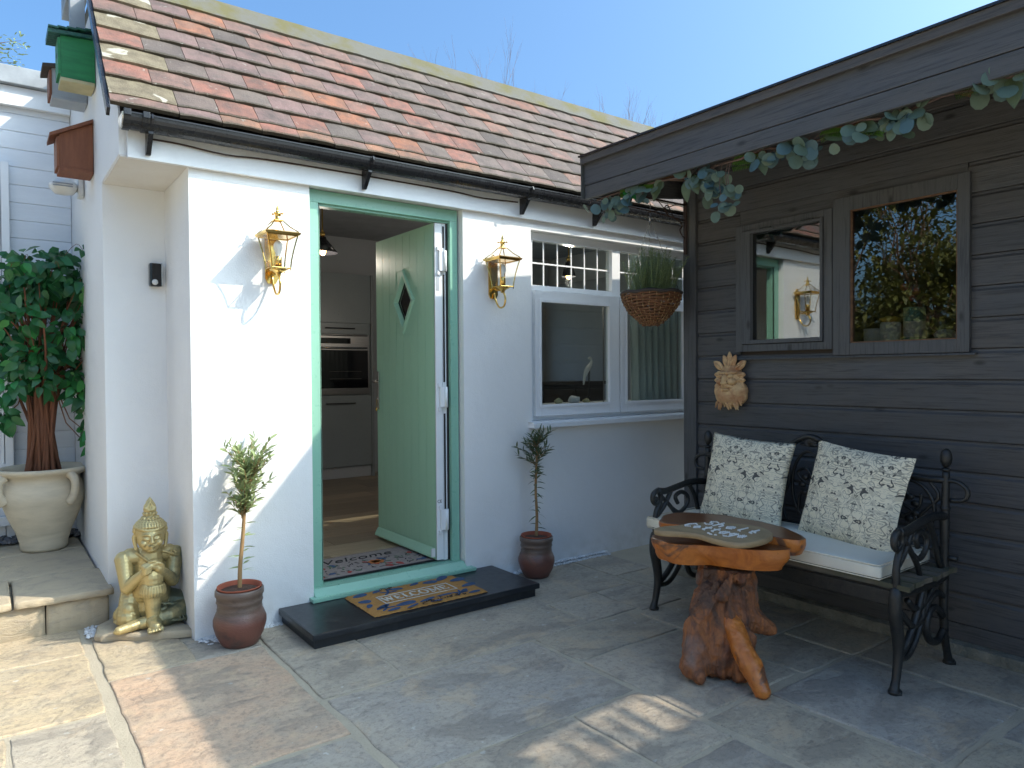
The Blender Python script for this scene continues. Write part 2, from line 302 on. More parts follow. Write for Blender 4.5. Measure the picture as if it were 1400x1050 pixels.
# ------------------------------------------------------------------ mesh helpers
class MB:
    def __init__(s): s.v = []; s.f = []; s.sm = []
    def add(s, vs, fs, smooth=False, mat=None):
        o = len(s.v)
        for p in vs:
            p = Vector(p)
            if mat is not None: p = mat @ p
            s.v.append(p)
        for q in fs: s.f.append([i+o for i in q]); s.sm.append(smooth)
        return s
    def box(s, x0, x1, y0, y1, z0, z1, bev=0., mat=None):
        if bev <= 0:
            vs = [(x, y, z) for z in (z0, z1) for y in (y0, y1) for x in (x0, x1)]
            return s.add(vs, [(0, 2, 3, 1), (4, 5, 7, 6), (0, 1, 5, 4), (2, 6, 7, 3), (0, 4, 6, 2), (1, 3, 7, 5)], mat=mat)
        bm = bmesh.new(); bmesh.ops.create_cube(bm, size=1)
        bmesh.ops.scale(bm, vec=(x1-x0, y1-y0, z1-z0), verts=bm.verts); bmesh.ops.translate(bm, vec=((x0+x1)/2, (y0+y1)/2, (z0+z1)/2), verts=bm.verts)
        bmesh.ops.bevel(bm, geom=bm.edges[:], offset=min(bev, (x1-x0)*.45, (y1-y0)*.45, (z1-z0)*.45), segments=2, affect='EDGES', profile=.7)
        return s.bm(bm, mat=mat)
    def bm(s, bm, smooth=False, mat=None):
        bm.verts.index_update(); s.add([v.co.copy() for v in bm.verts], [[v.index for v in f.verts] for f in bm.faces], smooth, mat); bm.free(); return s
    def prism(s, pts, h0, h1, axis='z', smooth=False, mat=None):
        n = len(pts)
        def mk(a, b, h): return {'z': (a, b, h), 'y': (a, h, b), 'x': (h, a, b)}[axis]
        vs = [mk(a, b, h0) for a, b in pts]+[mk(a, b, h1) for a, b in pts]
        s.add(vs, [list(range(n))[::-1], list(range(n, 2*n))]+[(i, (i+1) % n, n+(i+1) % n, n+i) for i in range(n)], smooth, mat); return s
    def tube(s, pts, r, seg=8, closed=False, cap=True, mat=None, sub=0, flat=1.):
        pts = [Vector(p) for p in pts]; rs = list(r) if isinstance(r, (list, tuple)) else [r]*len(pts)
        if sub:
            P = []; Rr = []; n = len(pts); rng = n if closed else n-1
            for i in range(rng):
                g = (lambda k: pts[k % n]) if closed else (lambda k: pts[max(0, min(n-1, k))])
                gr = (lambda k: rs[k % n]) if closed else (lambda k: rs[max(0, min(n-1, k))])
                for j in range(sub):
                    t = j/sub; a, b, c, d = g(i-1), g(i), g(i+1), g(i+2)
                    P.append(.5*((2*b)+(c-a)*t+(2*a-5*b+4*c-d)*t*t+(3*b-a-3*c+d)*t**3)); Rr.append(gr(i)*(1-t)+gr(i+1)*t)
            if not closed: P.append(pts[-1]); Rr.append(rs[-1])
            pts, rs = P, Rr
        n = len(pts); up = None; rings = []
        for i, p in enumerate(pts):
            d = (pts[(i+1) % n]-pts[i-1]) if closed else (pts[min(i+1, n-1)]-pts[max(i-1, 0)])
            if d.length < 1e-9: d = Vector((0, 0, 1))
            d.normalize()
            if up is None: up = d.orthogonal().normalized()
            up = (up-d*up.dot(d)); up = up.normalized() if up.length > 1e-6 else d.orthogonal().normalized()
            b = d.cross(up); rings.append([p+(up*math.cos(2*PI*k/seg)+b*flat*math.sin(2*PI*k/seg))*rs[i] for k in range(seg)])
        vs = [q for rg in rings for q in rg]; fs = []
        for i in range(n if closed else n-1):
            j = (i+1) % n
            for k in range(seg): fs.append((i*seg+k, i*seg+(k+1) % seg, j*seg+(k+1) % seg, j*seg+k))
        if cap and not closed: fs += [list(range(seg))[::-1], [(n-1)*seg+k for k in range(seg)]]
        return s.add(vs, fs, seg > 5, mat)
    def lathe(s, prof, seg=32, mat=None, smooth=True, wob=0.):
        n = len(prof); vs = []
        for i, (r, z) in enumerate(prof):
            for k in range(seg):
                a = 2*PI*k/seg; rr = r*(1+wob*noise.noise(Vector((math.cos(a)*1.5, math.sin(a)*1.5, z*9))))
                vs.append((rr*math.cos(a), rr*math.sin(a), z))
        fs = [(i*seg+k, i*seg+(k+1) % seg, (i+1)*seg+(k+1) % seg, (i+1)*seg+k) for i in range(n-1) for k in range(seg)]
        return s.add(vs, fs, smooth, mat)
    def ball(s, c, r, seg=12, rings=8, mat=None):
        r = (r, r, r) if isinstance(r, (int, float)) else r; c = Vector(c); vs = []; fs = []
        for i in range(1, rings):
            a = PI*i/rings
            for k in range(seg):
                b = 2*PI*k/seg; vs.append((c.x+r[0]*math.sin(a)*math.cos(b), c.y+r[1]*math.sin(a)*math.sin(b), c.z+r[2]*math.cos(a)))
        n = len(vs); vs += [(c.x, c.y, c.z+r[2]), (c.x, c.y, c.z-r[2])]
        for i in range(rings-2):
            for k in range(seg): fs.append((i*seg+k, (i+1)*seg+k, (i+1)*seg+(k+1) % seg, i*seg+(k+1) % seg))
        for k in range(seg): fs.append((n, k, (k+1) % seg)); fs.append((n+1, (rings-2)*seg+(k+1) % seg, (rings-2)*seg+k))
        return s.add(vs, fs, True, mat)
    def caps(s, a, b, r0, r1, n=7, seg=12):
        a = Vector(a); b = Vector(b)
        for i in range(n+1):
            t = i/n; s.ball(a.lerp(b, t), r0+(r1-r0)*t, seg, 8)
        return s.tube([a, b], [r0*.98, r1*.98], seg)
    def mesh(s, name):
        me = bpy.data.meshes.new(name); me.from_pydata([tuple(v) for v in s.v], [], s.f)
        me.polygons.foreach_set('use_smooth', s.sm); me.update()
        return me
def link(name, me, mat, parent=None, world=True, objcol=None, label=None, loc=None, kind=None, recalc=True):
    if isinstance(me, MB): me = me.mesh(name)
    if recalc and me.users == 0:
        bm = bmesh.new(); bm.from_mesh(me); bmesh.ops.recalc_face_normals(bm, faces=bm.faces); bm.to_mesh(me); bm.free()
    o = bpy.data.objects.new(name, me); C.objects.link(o)
    if mat and not me.materials: me.materials.append(M[mat] if isinstance(mat, str) else mat)
    if parent:
        o.parent = parent
        if world:
            r = parent; off = Vector((0, 0, 0))
            while r: off += r.location; r = r.parent
            o.location = -off
    if loc is not None: o.location = (Vector(o.location)+Vector(loc)) if (parent and world) else Vector(loc)
    if objcol: o.color = (*objcol, 1)
    if label: o['label'] = label
    if kind: o['kind'] = kind
    return o
def root(name, label, cat, loc=(0, 0, 0), rz=0, group=None):
    o = bpy.data.objects.new(name, None); C.objects.link(o); o.location = loc; o.rotation_euler = (0, 0, rz); o.empty_display_size = .05
    return tag(o, label, cat, group)
def tag(o, label, cat, group=None):
    o['label'] = label; o['category'] = cat
    if group: o['group'] = group
    return o
def struct(name, me, mat):
    o = link(name, me, mat); o['kind'] = 'structure'; return o
def remeshed(mb, voxel, smooth=2, disp=None, dec=None):
    me = mb.mesh('tmp'); o = bpy.data.objects.new('tmp', me); C.objects.link(o)
    m = o.modifiers.new('r', 'REMESH'); m.mode = 'VOXEL'; m.voxel_size = voxel; m.use_smooth_shade = True
    if smooth: k = o.modifiers.new('s', 'SMOOTH'); k.iterations = smooth; k.factor = .5
    if dec: d = o.modifiers.new('d', 'DECIMATE'); d.ratio = dec
    dg = bpy.context.evaluated_depsgraph_get(); ev = o.evaluated_get(dg)
    out = bpy.data.meshes.new_from_object(ev); bpy.data.objects.remove(o); bpy.data.meshes.remove(me)
    if disp:
        for v, nrm in zip(out.vertices, [q.normal.copy() for q in out.vertices]): v.co += nrm*disp(v.co)
    out.polygons.foreach_set('use_smooth', [True]*len(out.polygons)); out.materials.clear(); out.update()
    return out
def text_mesh(body, size, depth=.001, shear=0., spacing=1., align='CENTER'):
    c = bpy.data.curves.new('t', 'FONT'); c.body = body; c.size = size; c.extrude = depth; c.shear = shear; c.space_character = spacing; c.align_x = align; c.align_y = 'CENTER'
    o = bpy.data.objects.new('t', c); C.objects.link(o); dg = bpy.context.evaluated_depsgraph_get()
    me = bpy.data.meshes.new_from_object(o.evaluated_get(dg)); bpy.data.objects.remove(o); bpy.data.curves.remove(c); me.materials.clear(); return me
def leaf_shape(L, W, n=5, curl=.15, fold=.15, tip=.6):
    """a leaf along +Y, base at the origin, folded about its midrib"""
    vs = []; fs = []
    for i in range(n+1):
        t = i/n; w = W*.5*math.sin(PI*min(1, t**tip))**.8 if 0 < t < 1 else 0.0004
        z = -curl*L*t*t; vs += [(-w, L*t, z+fold*w), (0, L*t, z), (w, L*t, z+fold*w)]
    for i in range(n):
        a = i*3; fs += [(a, a+1, a+4, a+3), (a+1, a+2, a+5, a+4)]
    return vs, fs
def orient(d, up=(0, 0, 1), roll=0.):
    d = Vector(d).normalized(); x = d.cross(Vector(up))
    if x.length < 1e-4: x = d.cross(Vector((1, 0, 0)))
    x.normalize(); z = x.cross(d); m = Matrix((x, d, z)).transposed().to_4x4()
    return m @ Matrix.Rotation(roll, 4, 'Y')
def rndir(zmin=-1., zmax=1.):
    z = random.uniform(zmin, zmax); a = random.uniform(0, 2*PI); q = math.sqrt(max(0, 1-z*z)); return Vector((q*math.cos(a), q*math.sin(a), z))

# ------------------------------------------------------------------ ground and paving
def build_ground():
    g = MB().box(-150, 150, -150, 150, -.30, -.06); struct('ground', g, 'ground_earth')
    # bedding and joints of the patio, gently uneven
    m = MB(); nx, ny = 90, 90; X0, X1, Y0, Y1 = -3.5, 3.50, -5.2, .62
    for j in range(ny+1):
        for i in range(nx+1):
            x = X0+(X1-X0)*i/nx; y = Y0+(Y1-Y0)*j/ny
            m.v.append(Vector((x, y, -.0050+.0035*noise.noise(Vector((x*4, y*4, 0)))))); 
    for j in range(ny):
        for i in range(nx): a = j*(nx+1)+i; m.f.append([a, a+1, a+nx+2, a+nx+1]); m.sm.append(True)
    m.box(3.50, 6.3, -.66, 0, -.05, -.006)
    patio = struct('patio', m, 'mortar')
    pink, buff, blue, grey, olive = (.50, .33, .215), (.50, .385, .235), (.33, .30, .26), (.40, .34, .26), (.36, .31, .225)
    S = [ # x0, x1, y0, y1, colour
        (.40, .735, -.245, .45, buff), (.75, 1.03, -.255, .02, blue), (1.055, 1.40, -.955, -.01, grey), (1.42, 2.445, -.96, -.01, grey),
        (.405, 1.02, -1.27, -.275, pink), (1.065, 2.065, -1.635, -.99, blue), (2.105, 2.735, -1.29, -.985, olive), (2.105, 2.735, -1.94, -1.325, grey),
        (-.35, .345, .15, .62, buff), (-.30, .345, -.555, .125, buff), (.055, .345, -1.27, -.59, grey), (-.55, .03, -1.3, -.59, buff),
        (.40, 1.015, -1.98, -1.30, blue), (1.075, 1.715, -2.35, -1.66, grey), (1.745, 2.07, -2.10, -1.67, grey), (1.745, 2.07, -2.75, -2.125, blue),
        (2.125, 2.445, -2.64, -1.975, olive), (2.48, 3.095, -2.625, -2.00, blue), (2.765, 3.085, -1.965, -1.66, grey), (3.115, 3.455, -1.985, -1.655, olive),
        (3.13, 3.47, -2.78, -2.01, grey), (2.47, 2.77, -2.95, -2.66, olive), (2.83, 3.10, -3.2, -2.68, blue), (2.765, 3.455, -1.63, -1.02, grey),
        (2.47, 2.80, -.95, -.63, grey), (2.825, 3.13, -.99, -.62, grey), (2.455, 3.125, -.60, -.01, grey), (3.16, 3.47, -.99, -.46, olive), (3.16, 3.47, -.44, -.01, grey), ]
    # beyond the frame, on both sides of the camera
    xs = [-3.4, -2.75, -2.2, -1.5, -.95, -.33]; ys = [-5.1, -4.4, -3.9, -3.2, -2.6, -2.0, -1.32, -.6, .12, .6]
    for i in range(5):
        for j in range(9): S.append((xs[i]+.015, xs[i+1]-.015, ys[j]+.015, ys[j+1]-.015, (buff, grey, blue, pink)[(i*3+j) % 4]))
    S += [(-.31, .345, -2.0, -1.33, blue), (-.31, .345, -2.6, -2.03, buff)]
    for a, b in ((-.31, .37), (.40, 1.05), (1.08, 1.7), (1.73, 2.45), (2.48, 3.46)):
        for c, d in ((-5.1, -4.3), (-4.27, -3.6), (-3.57, -2.98)): S.append((a, b, c, d, (grey, blue, olive)[int(abs(a*7+c*3)) % 3]))
    for a, b in ((.40, 1.05), (1.08, 1.7), (1.73, 2.07), ): S.append((a, b, -2.95, -2.38 if a > 1.07 and a < 1.7 else (-2.01 if a < 1 else -2.78), grey))
    S.append((2.12, 2.445, -2.95, -2.67, blue)); S.append((-.31, .37, -2.95, -2.63, grey))
    for k, (x0, x1, y0, y1, c) in enumerate(S):
        x0, x1, y0, y1 = x0-.006, x1+.006, y0-.006, y1+.006
        sd = k*7.3; out = []
        def side(a, b):
            n = max(4, int((Vector(b)-Vector(a)).length/.055)); d = (Vector(b)-Vector(a)); p = Vector((-d.y, d.x)).normalized()
            for i in range(n):
                t = i/n; q = Vector(a)+d*t; j = .009*noise.noise(Vector((q.x*9, q.y*9, sd)))+.005*noise.noise(Vector((q.x*33, q.y*33, sd)))
                if i == 0: j -= .0; q = q+Vector((x0+x1-2*q.x, y0+y1-2*q.y)).normalized()*random.uniform(.0, .007)
                out.append(q+p*j)
        side((x0, y0), (x1, y0)); side((x1, y0), (x1, y1)); side((x1, y1), (x0, y1)); side((x0, y1), (x0, y0))
        n = len(out); cx = Vector(((x0+x1)/2, (y0+y1)/2)); m = MB(); h = random.uniform(-.0015, .0025); tx, ty = random.uniform(-.003, .003), random.uniform(-.003, .003)
        def z(q): return h+tx*(q.x-cx.x)+ty*(q.y-cx.y)
        rings = []
        for sh, dz in ((0, -.03), (0, -.0045), (.003, -.0012), (.009, 0.)):
            rings.append([((q+(cx-q).normalized()*sh).to_3d()+Vector((0, 0, z(q)+dz))) for q in out])
        vs = [v for r in rings for v in r]; fs = []
        for r in range(3):
            for i in range(n): fs.append((r*n+i, r*n+(i+1) % n, (r+1)*n+(i+1) % n, (r+1)*n+i))
        m.add([v-cx.to_3d() for v in vs], fs, True); m.add([v-cx.to_3d() for v in rings[3]], [list(range(n))])
        v = 1+random.uniform(-.12, .12)
        link('paving_stone', m, 'paving', patio, world=True, loc=(cx.x, cx.y, 0), objcol=tuple(x*v for x in c))
    # loose white chippings along the wall foot
    def gravel(name, label, spots, mat, r0, r1, n):
        m = MB()
        for (x0, x1, y0, y1, z0, dens) in spots:
            for i in range(int(n*dens)):
                x = random.uniform(x0, x1); y = random.uniform(y0, y1); r = random.uniform(r0, r1)
                q = Matrix.Rotation(random.uniform(0, 6), 4, 'Z') @ Matrix.Rotation(random.uniform(-.5, .5), 4, 'X')
                m.add([Vector(p) for p in ((-1, -.7, 0), (.9, -.8, .1), (1, .7, 0), (-.8, .9, .1), (.1, 0, .75), (0, .1, -.5))], [(0, 1, 4), (1, 2, 4), (2, 3, 4), (3, 0, 4), (1, 0, 5), (2, 1, 5), (3, 2, 5), (0, 3, 5)], mat=Matrix.Translation((x, y, z0+r*.4)) @ q @ Matrix.Scale(r, 4))
        o = link(name, m, mat, recalc=False); o['label'] = label; o['category'] = 'gravel'; o['kind'] = 'stuff'
    gravel('white_chippings', 'loose white stone chippings along the foot of the white cottage wall', [(2.56, 3.5, -.06, 0, 0, 1.), (.80, 1.2, -.05, .0, 0, .3), (.50, .79, .36, .58, 0, .5), (.38, .50, .33, .52, 0, .25), (.82, .93, -.10, .0, 0, .12), (2.86, 3.5, -.035, 0, .012, .5)], 'pebble_white', .004, .011, 800)
    gravel('dark_shells', 'small heap of dark shells against the white boarded wall behind the urn', [(-.1, .50, 1.92, 2.13, .195, 1.)], 'dark_shell', .014, .03, 260)
build_ground()

# ------------------------------------------------------------------ raised stone step at the left
def build_step():
    r = root('stone_step', 'raised buff sandstone step beside the statue carrying the cream urn', 'stone step', (-.4, 1.2, 0))
    def slab(x0, x1, y0, y1, z0, z1, name):
        m = MB(); nx = 22; out = []
        for i in range(nx+1): out.append((x0+(x1-x0)*i/nx, y0+.010*noise.noise(Vector((i*.7, z1*9, y0)))+random.uniform(-.002, .002)))
        out += [(x1, y0+(y1-y0)*k/10+0) for k in range(1, 11)]; out += [(x1-(x1-x0)*i/8, y1) for i in range(1, 9)]; out += [(x0, y1-(y1-y0)*k/4) for k in range(1, 4)]
        n = len(out); c = Vector(((x0+x1)/2, (y0+y1)/2)); vs = []
        for sh, z in ((.004, z0), (0, z0+.006), (.001, z1-.008), (.005, z1-.002), (.014, z1)):
            for q in out: q = Vector(q); p = q+(c-q).normalized()*sh; vs.append((p.x, p.y, z+.003*noise.noise(Vector((p.x*7, p.y*7, z)))))
        fs = [(a*n+i, a*n+(i+1) % n, (a+1)*n+(i+1) % n, (a+1)*n+i) for a in range(4) for i in range(n)]; m.add(vs, fs, True); m.add(vs[-n:], [list(range(n))]); m.add(vs[:n], [list(range(n))[::-1]])
        link(name, m, 'sandstone', r, objcol=(1, 1, 1))
    slab(-.62, .085, .50, .98, .155, .19, 'paving_slab'); slab(.095, .515, .495, .985, .155, .19, 'paving_slab')
    slab(-1.3, -.63, .50, .98, .155, .19, 'paving_slab')
    for a, b in ((-1.3, -.7), (-.69, -.1), (-.09, .49)): slab(a, b, .995, 1.6, .155, .19, 'paving_slab'); slab(a, b, 1.61, 2.14, .155, .19, 'paving_slab')
    slab(-1.25, -.42, .525, .80, -.01, .15, 'riser_stone'); slab(-.41, .22, .53, .80, -.01, .15, 'riser_stone'); slab(.225, .495, .525, .80, -.01, .15, 'riser_stone')
    link('core', MB().box(-1.25, .49, .80, 2.14, -.01, .15), 'mortar', r)
build_step()

# ------------------------------------------------------------------ cottage
DX0, DX1, DZ1 = 1.38, 2.33, 2.262      # door opening
WX0, WX1, WZ0, WZ1 = 2.85, 4.62, .955, 2.20
PITCH = rad(50)
def build_cottage():
    cot = root('cottage', 'small white rendered cottage with a clay tiled roof and a green door standing open', 'cottage', (2.6, 1.0, 0))
    T = .13; e = .002
    m = MB()
    m.box(.79, DX0, 0, T, -.02, 2.44); m.box(DX0, DX1, 0, T, DZ1, 2.44); m.box(DX0, DX1, .0, T, -.02, .070); m.box(DX1, WX0, 0, T, -.02, 2.44)
    m.box(WX0, WX1, 0, T, -.02, WZ0); m.box(WX0, WX1, 0, T, WZ1, 2.44); m.box(WX1, 6.4, 0, T, -.02, 2.44)
    link('front_wall', m, 'white_render', cot)
    m = MB(); m.box(.79+e, .92, T, .575, -.02, 2.268); m.box(.4990, .92, .575, .71, -.02, 2.268)
    link('recess_wall', m, 'white_render', cot, label='white rendered recess at the left corner under the roof')
    # gable wall, cut back at the corner
    pts = [(.002, 2.272), (.60, 2.272), (.60, -.02), (4.2, -.02), (4.2, 3.30), (.70, 3.30), (.002, 2.50)]
    m = MB().prism([(a, b) for a, b in pts], .50, .549, 'x'); link('gable_wall', m, 'white_render', cot)
    link('soffit', MB().box(.5035, .7895, -.002, .574, 2.262, 2.2715), 'soffit_paint', cot)
    link('rear_wall', MB().box(.55, 4.2, 4.0, 4.2, -.02, 3.28).box(5.9, 6.4, 4.0, 4.2, -.02, 3.28).box(4.2, 5.9, 4.0, 4.2, -.02, 1.0).box(4.2, 5.9, 4.0, 4.2, 2.3, 3.28).box(6.25, 6.4, .75, 4.0, -.02, 3.28).box(6.25, 6.4, .13, .75, -.02, 2.5), 'white_render', cot)  # unseen rear opening added to let skylight into the room
    link('flat_roof', MB().box(.50, 6.5, .72, 4.3, 3.30, 3.38), 'ridge_felt', cot)
    # inside
    m = MB().box(.93, 1.03, .72, 3.98, .14, 2.8).box(1.03, 4.2, 3.90, 3.98, .14, 2.8).box(5.9, 6.2, 3.90, 3.98, .14, 2.8).box(4.2, 5.9, 3.90, 3.98, .14, 1.0).box(4.2, 5.9, 3.90, 3.98, 2.3, 2.8).box(6.15, 6.24, .14, 3.9, .14, 2.44).box(1.03, 2.2, 3.10, 3.2, .14, 2.8)
    link('inner_wall', m, 'inside_wall', cot)
    link('inner_ceiling', MB().box(.93, 6.2, .36, 3.98, 2.80, 2.86).box(.93, 6.2, .14, .37, 2.445, 2.60).box(.93, 6.2, .362, .38, 2.60, 2.80), 'inside_ceiling', cot)
    fl = link('inner_floor', MB().box(.93, 6.2, .1305, 3.9, .06, .128), 'dark_cabinet', cot)
    for j in range(16):
        y0 = .14+j*.235; x = 1.04-(j*.53) % 1.2
        while x < 6.1:
            a, b = max(x, 1.04), min(x+1.2, 6.1); x += 1.2
            if b-a > .05 and y0 < 3.8 and (a < 4.2):
                v = random.uniform(.6, 1.25); link('floor_plank', MB().box(a+.001, b-.001, y0+.001, y0+.234, .129, .1385, .001), NEWMATS('laminate', v), fl)
    # door frame and threshold
    df = link('door_frame', door_frame_mesh(), 'green_frame', cot)
    link('weather_seal', MB().box(DX0+.066, DX0+.071, .050, .058, .16, 2.19).box(2.272, 2.277, .05, .058, .15, 2.195), 'black_rubber', df)
    link('door_sill', MB().box(DX0-.025, 2.375, -.055, .115, .079, .098, .004).prism([(-.03, .098), (.12, .098), (.12, .132), (.012, .132)], DX0, DX1-.005, 'x'), 'green_frame', cot, label='moulded green sill under the open door')
    door = build_door(cot)
    # fascia and gutter
    link('fascia_board', MB().box(.53, 6.4, -.030, -.003, 2.257, 2.425, .003), 'white_paint', cot)
    g = MB(); seg = 12
    def gutter(x0, x1, r, lip=.0):
        prof = [(-.093+r*math.cos(a), 2.418+r*math.sin(a)*1.0) for a in [PI+PI*k/seg for k in range(seg+1)]]; prof = [(prof[0][0]-.003, 2.424), (prof[0][0]-.003, 2.418)]+prof+[(prof[-1][0], 2.424)]
        inner = [(-.093+(p[0]+.093)*.93, 2.418+(p[1]-2.418)*.93+.001) for p in prof[1:-1]]
        pts = prof+[(inner[-1][0], 2.423)]+inner[::-1]
        return MB().prism(pts, x0, x1, 'x', smooth=False)
    gt = link('gutter', gutter(.50, 6.4, .056), 'black_gutter', cot)
    for x in (.50, .575):
        m = gutter(x, x+.028, .061); m.box(x, x+.028, -.16, -.150, 2.405, 2.432, .002); link('gutter_union', m, 'black_gutter', gt)
    link('gutter_end', MB().prism([(-.093+.058*math.cos(a), 2.418+.058*math.sin(a)) for a in [PI+PI*k/12 for k in range(13)]], .494, .4995, 'x'), 'chrome', gt)
    for x in (.60, 1.66, 2.735, 3.36, 4.4):
        m = gutter(x, x+.024, .0605); m.prism([(-.032, 2.275), (-.032, 2.375), (-.118, 2.363), (-.118, 2.352), (-.050, 2.275)], x+.002, x+.022, 'x'); m.tube([(x+.012, -.155, 2.425), (x+.012, -.165, 2.405), (x+.012, -.155, 2.385)], .006, 5)
        link('gutter_bracket', m, 'black_gutter', gt)
    link('gutter_cable', MB().tube([(.62, -.036, 2.352), (.75, -.04, 2.350), (.95, -.045, 2.335), (1.15, -.04, 2.347), (1.6, -.036, 2.352), (2.2, -.036, 2.349), (2.45, -.042, 2.337), (2.72, -.036, 2.35)], .004, 6, sub=4), 'rust_wire', gt)
    # roof
    P0 = Vector((0, -.092, 2.432)); sd = Vector((0, math.cos(PITCH), math.sin(PITCH))); nd = Vector((0, -math.sin(PITCH), math.cos(PITCH)))
    def rp(x, s, n): return P0+Vector((x, 0, 0))+sd*s+nd*n
    m = MB(); q = [rp(.50, -.02, -.02), rp(6.4, -.02, -.02), rp(6.4, 1.2, -.02), rp(.5, 1.2, -.02), rp(.50, -.02, -.05), rp(6.4, -.02, -.05), rp(6.4, 1.2, -.05), rp(.5, 1.2, -.05)]
    m.add(q, [(0, 1, 2, 3), (4, 5, 6, 7), (0, 1, 5, 4), (1, 2, 6, 5), (2, 3, 7, 6), (3, 0, 4, 7)]); rf = link('roof', m, 'dark_cabinet', cot)
    rot = Matrix((Vector((1, 0, 0)), sd, nd)).transposed().to_euler()
    tiles = {}
    def tilemesh(w, kind, v):
        k = (round(w, 3), kind, v)
        if k not in tiles:
            random.seed(hash((round(w*1000), v)) % 999); L = .24; t = .018; nx = 5; m = MB(); top = []; bot = []
            for j in range(3):
                for i in range(nx):
                    x = w*(i/(nx-1)-.5); y = (0, .01, L)[j]; z = .030-(.030-.004)*y/L+.0035*math.cos((i/(nx-1)-.5)*PI)+random.uniform(-.0008, .0008)
                    yy = y+(random.uniform(-.004, .003) if j == 0 else 0); m.v.append(Vector((x, yy, z+ (t if j else t-.003)))); 
            for j in range(3):
                for i in range(nx): p = m.v[j*nx+i]; m.v.append(Vector((p.x, p.y, p.z-t)))
            for j in range(2):
                for i in range(nx-1): a = j*nx+i; m.f.append([a, a+1, a+nx+1, a+nx]); m.sm.append(False)
            B = 3*nx
            for i in range(nx-1): m.f.append([i, B+i, B+i+1, i+1]); m.sm.append(False)
            for j in range(2):
                for i in (0, nx-1): a = j*nx+i; m.f.append([a, a+nx, B+a+nx, B+a]); m.sm.append(False)
            tiles[k] = m.mesh('roof_tile')
        return tiles[k]
    red, orange, purple, dark, brown, rose, buffc = (.30, .105, .07), (.36, .125, .055), (.19, .115, .11), (.075, .066, .062), (.14, .108, .094), (.235, .125, .10), (.44, .33, .21)
    rng = random.Random(21); W = .1855
    for c in range(8):
        s = (-.075+.1435*c) if c else -.004; lich = c in (1, 3, 5, 7); x = .452; first = True; end = 5.6
        while x < end:
            w = W*1.5 if (first and (lich or False)) else W
            if first and not lich and c != 0: w = W*1.02
            if first and c == 0: w = W*1.5
            u = rng.random(); right = min(1, max(0, (x-1.3)/1.2))
            if rng.random() < right: col = (brown, brown, brown, (.15, .12, .108), (.165, .115, .108), (.185, .135, .118), dark, rose, (.155, .125, .112))[int(u*9)]
            else: col = (red, rose, purple, purple, rose, brown, dark, orange, red, rose, (.2, .12, .115))[int(u*11)]
            if c == 0 and rng.random() < .25: col = (.33, .15, .08)
            if right >= 1 and rng.random() < .07: col = (.27, .125, .085)
            if c == 7 and 2.9 < x < 3.3: col = (.30, .13, .085)
            col = tuple(.74*q+.26*m_ for q, m_ in zip(col, (.20, .135, .11))); k = rng.uniform(.92, 1.14); mat = 'roof_tile'; 
            if first and lich: mat = 'lichen_tile'
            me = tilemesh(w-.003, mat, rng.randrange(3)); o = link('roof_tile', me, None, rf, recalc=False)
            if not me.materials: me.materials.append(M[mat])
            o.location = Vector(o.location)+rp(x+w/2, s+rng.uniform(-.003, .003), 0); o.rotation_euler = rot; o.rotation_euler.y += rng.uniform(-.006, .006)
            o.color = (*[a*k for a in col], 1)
            x += w; first = False
    # moss along the tile tails and ridge
    m = MB(); rng2 = random.Random(3)
    for c in range(1, 9):
        s = -.075+.1435*c
        for i in range(520):
            x = rng2.uniform(.46, 5.2); 
            if rng2.random() > (1.0 if x < 1.4 else .5): continue
            r = rng2.uniform(.002, .0055); p = rp(x, s-.004+rng2.uniform(-.004, .003), .020+rng2.uniform(-.006, .008)); m.ball(p, (r*1.6, r, r), 5, 4)
    o = link('moss', m, 'moss', rf, recalc=False); o['kind'] = 'stuff'
    mm = MB()
    a = 1.075; n = 70; vs = []
    for i in range(n+1):
        x = .452+(5.6-.452)*i/n; w1 = .006*noise.noise(Vector((x*6, 0, 0)))
        vs += [rp(x, a+w1, .020), rp(x, a+w1, .048+w1*.5), rp(x, a+.155+w1*.4, .058), rp(x, a+.185, .030), rp(x, a+.185, -.03)]
    fs = [(i*5+k, i*5+k+1, (i+1)*5+k+1, (i+1)*5+k) for i in range(n) for k in range(4)]; mm.add(vs, fs); link('ridge_capping', mm, 'ridge_felt', rf)
    # verge strip and barge end
    m = MB(); q = [rp(x, s, n_) for x in (.438, .4515) for s in (-.03, 1.25) for n_ in (-.01, .030)]
    m.add(q, [(0, 1, 3, 2), (4, 6, 7, 5), (0, 4, 5, 1), (2, 3, 7, 6), (0, 2, 6, 4), (1, 5, 7, 3)]); link('verge_strip', m, 'black_gutter', rf)
    link('ridge_end_board', MB().box(.40, .47, .90, .97, 2.96, 3.55, .004).box(.40, .498, .972, 1.4, 3.40, 3.55, .004), 'grey_coping', rf)
    build_window(cot)
def NEWMATS(base, v):
    key = base+'_%d' % int(v*6)
    if key not in M:
        m = M[base].copy(); m.name = key; nt = m.node_tree; b = nt.nodes['Principled BSDF']; l = b.inputs['Base Color'].links[0]; src = l.from_socket
        mx = nt.nodes.new('ShaderNodeMix'); mx.data_type = 'RGBA'; mx.blend_type = 'MULTIPLY'; mx.inputs[0].default_value = 1; nt.links.new(src, mx.inputs[6]); mx.inputs[7].default_value = (v, v, v*.97, 1); nt.links.new(mx.outputs[2], b.inputs['Base Color']); M[key] = m
    return M[key]
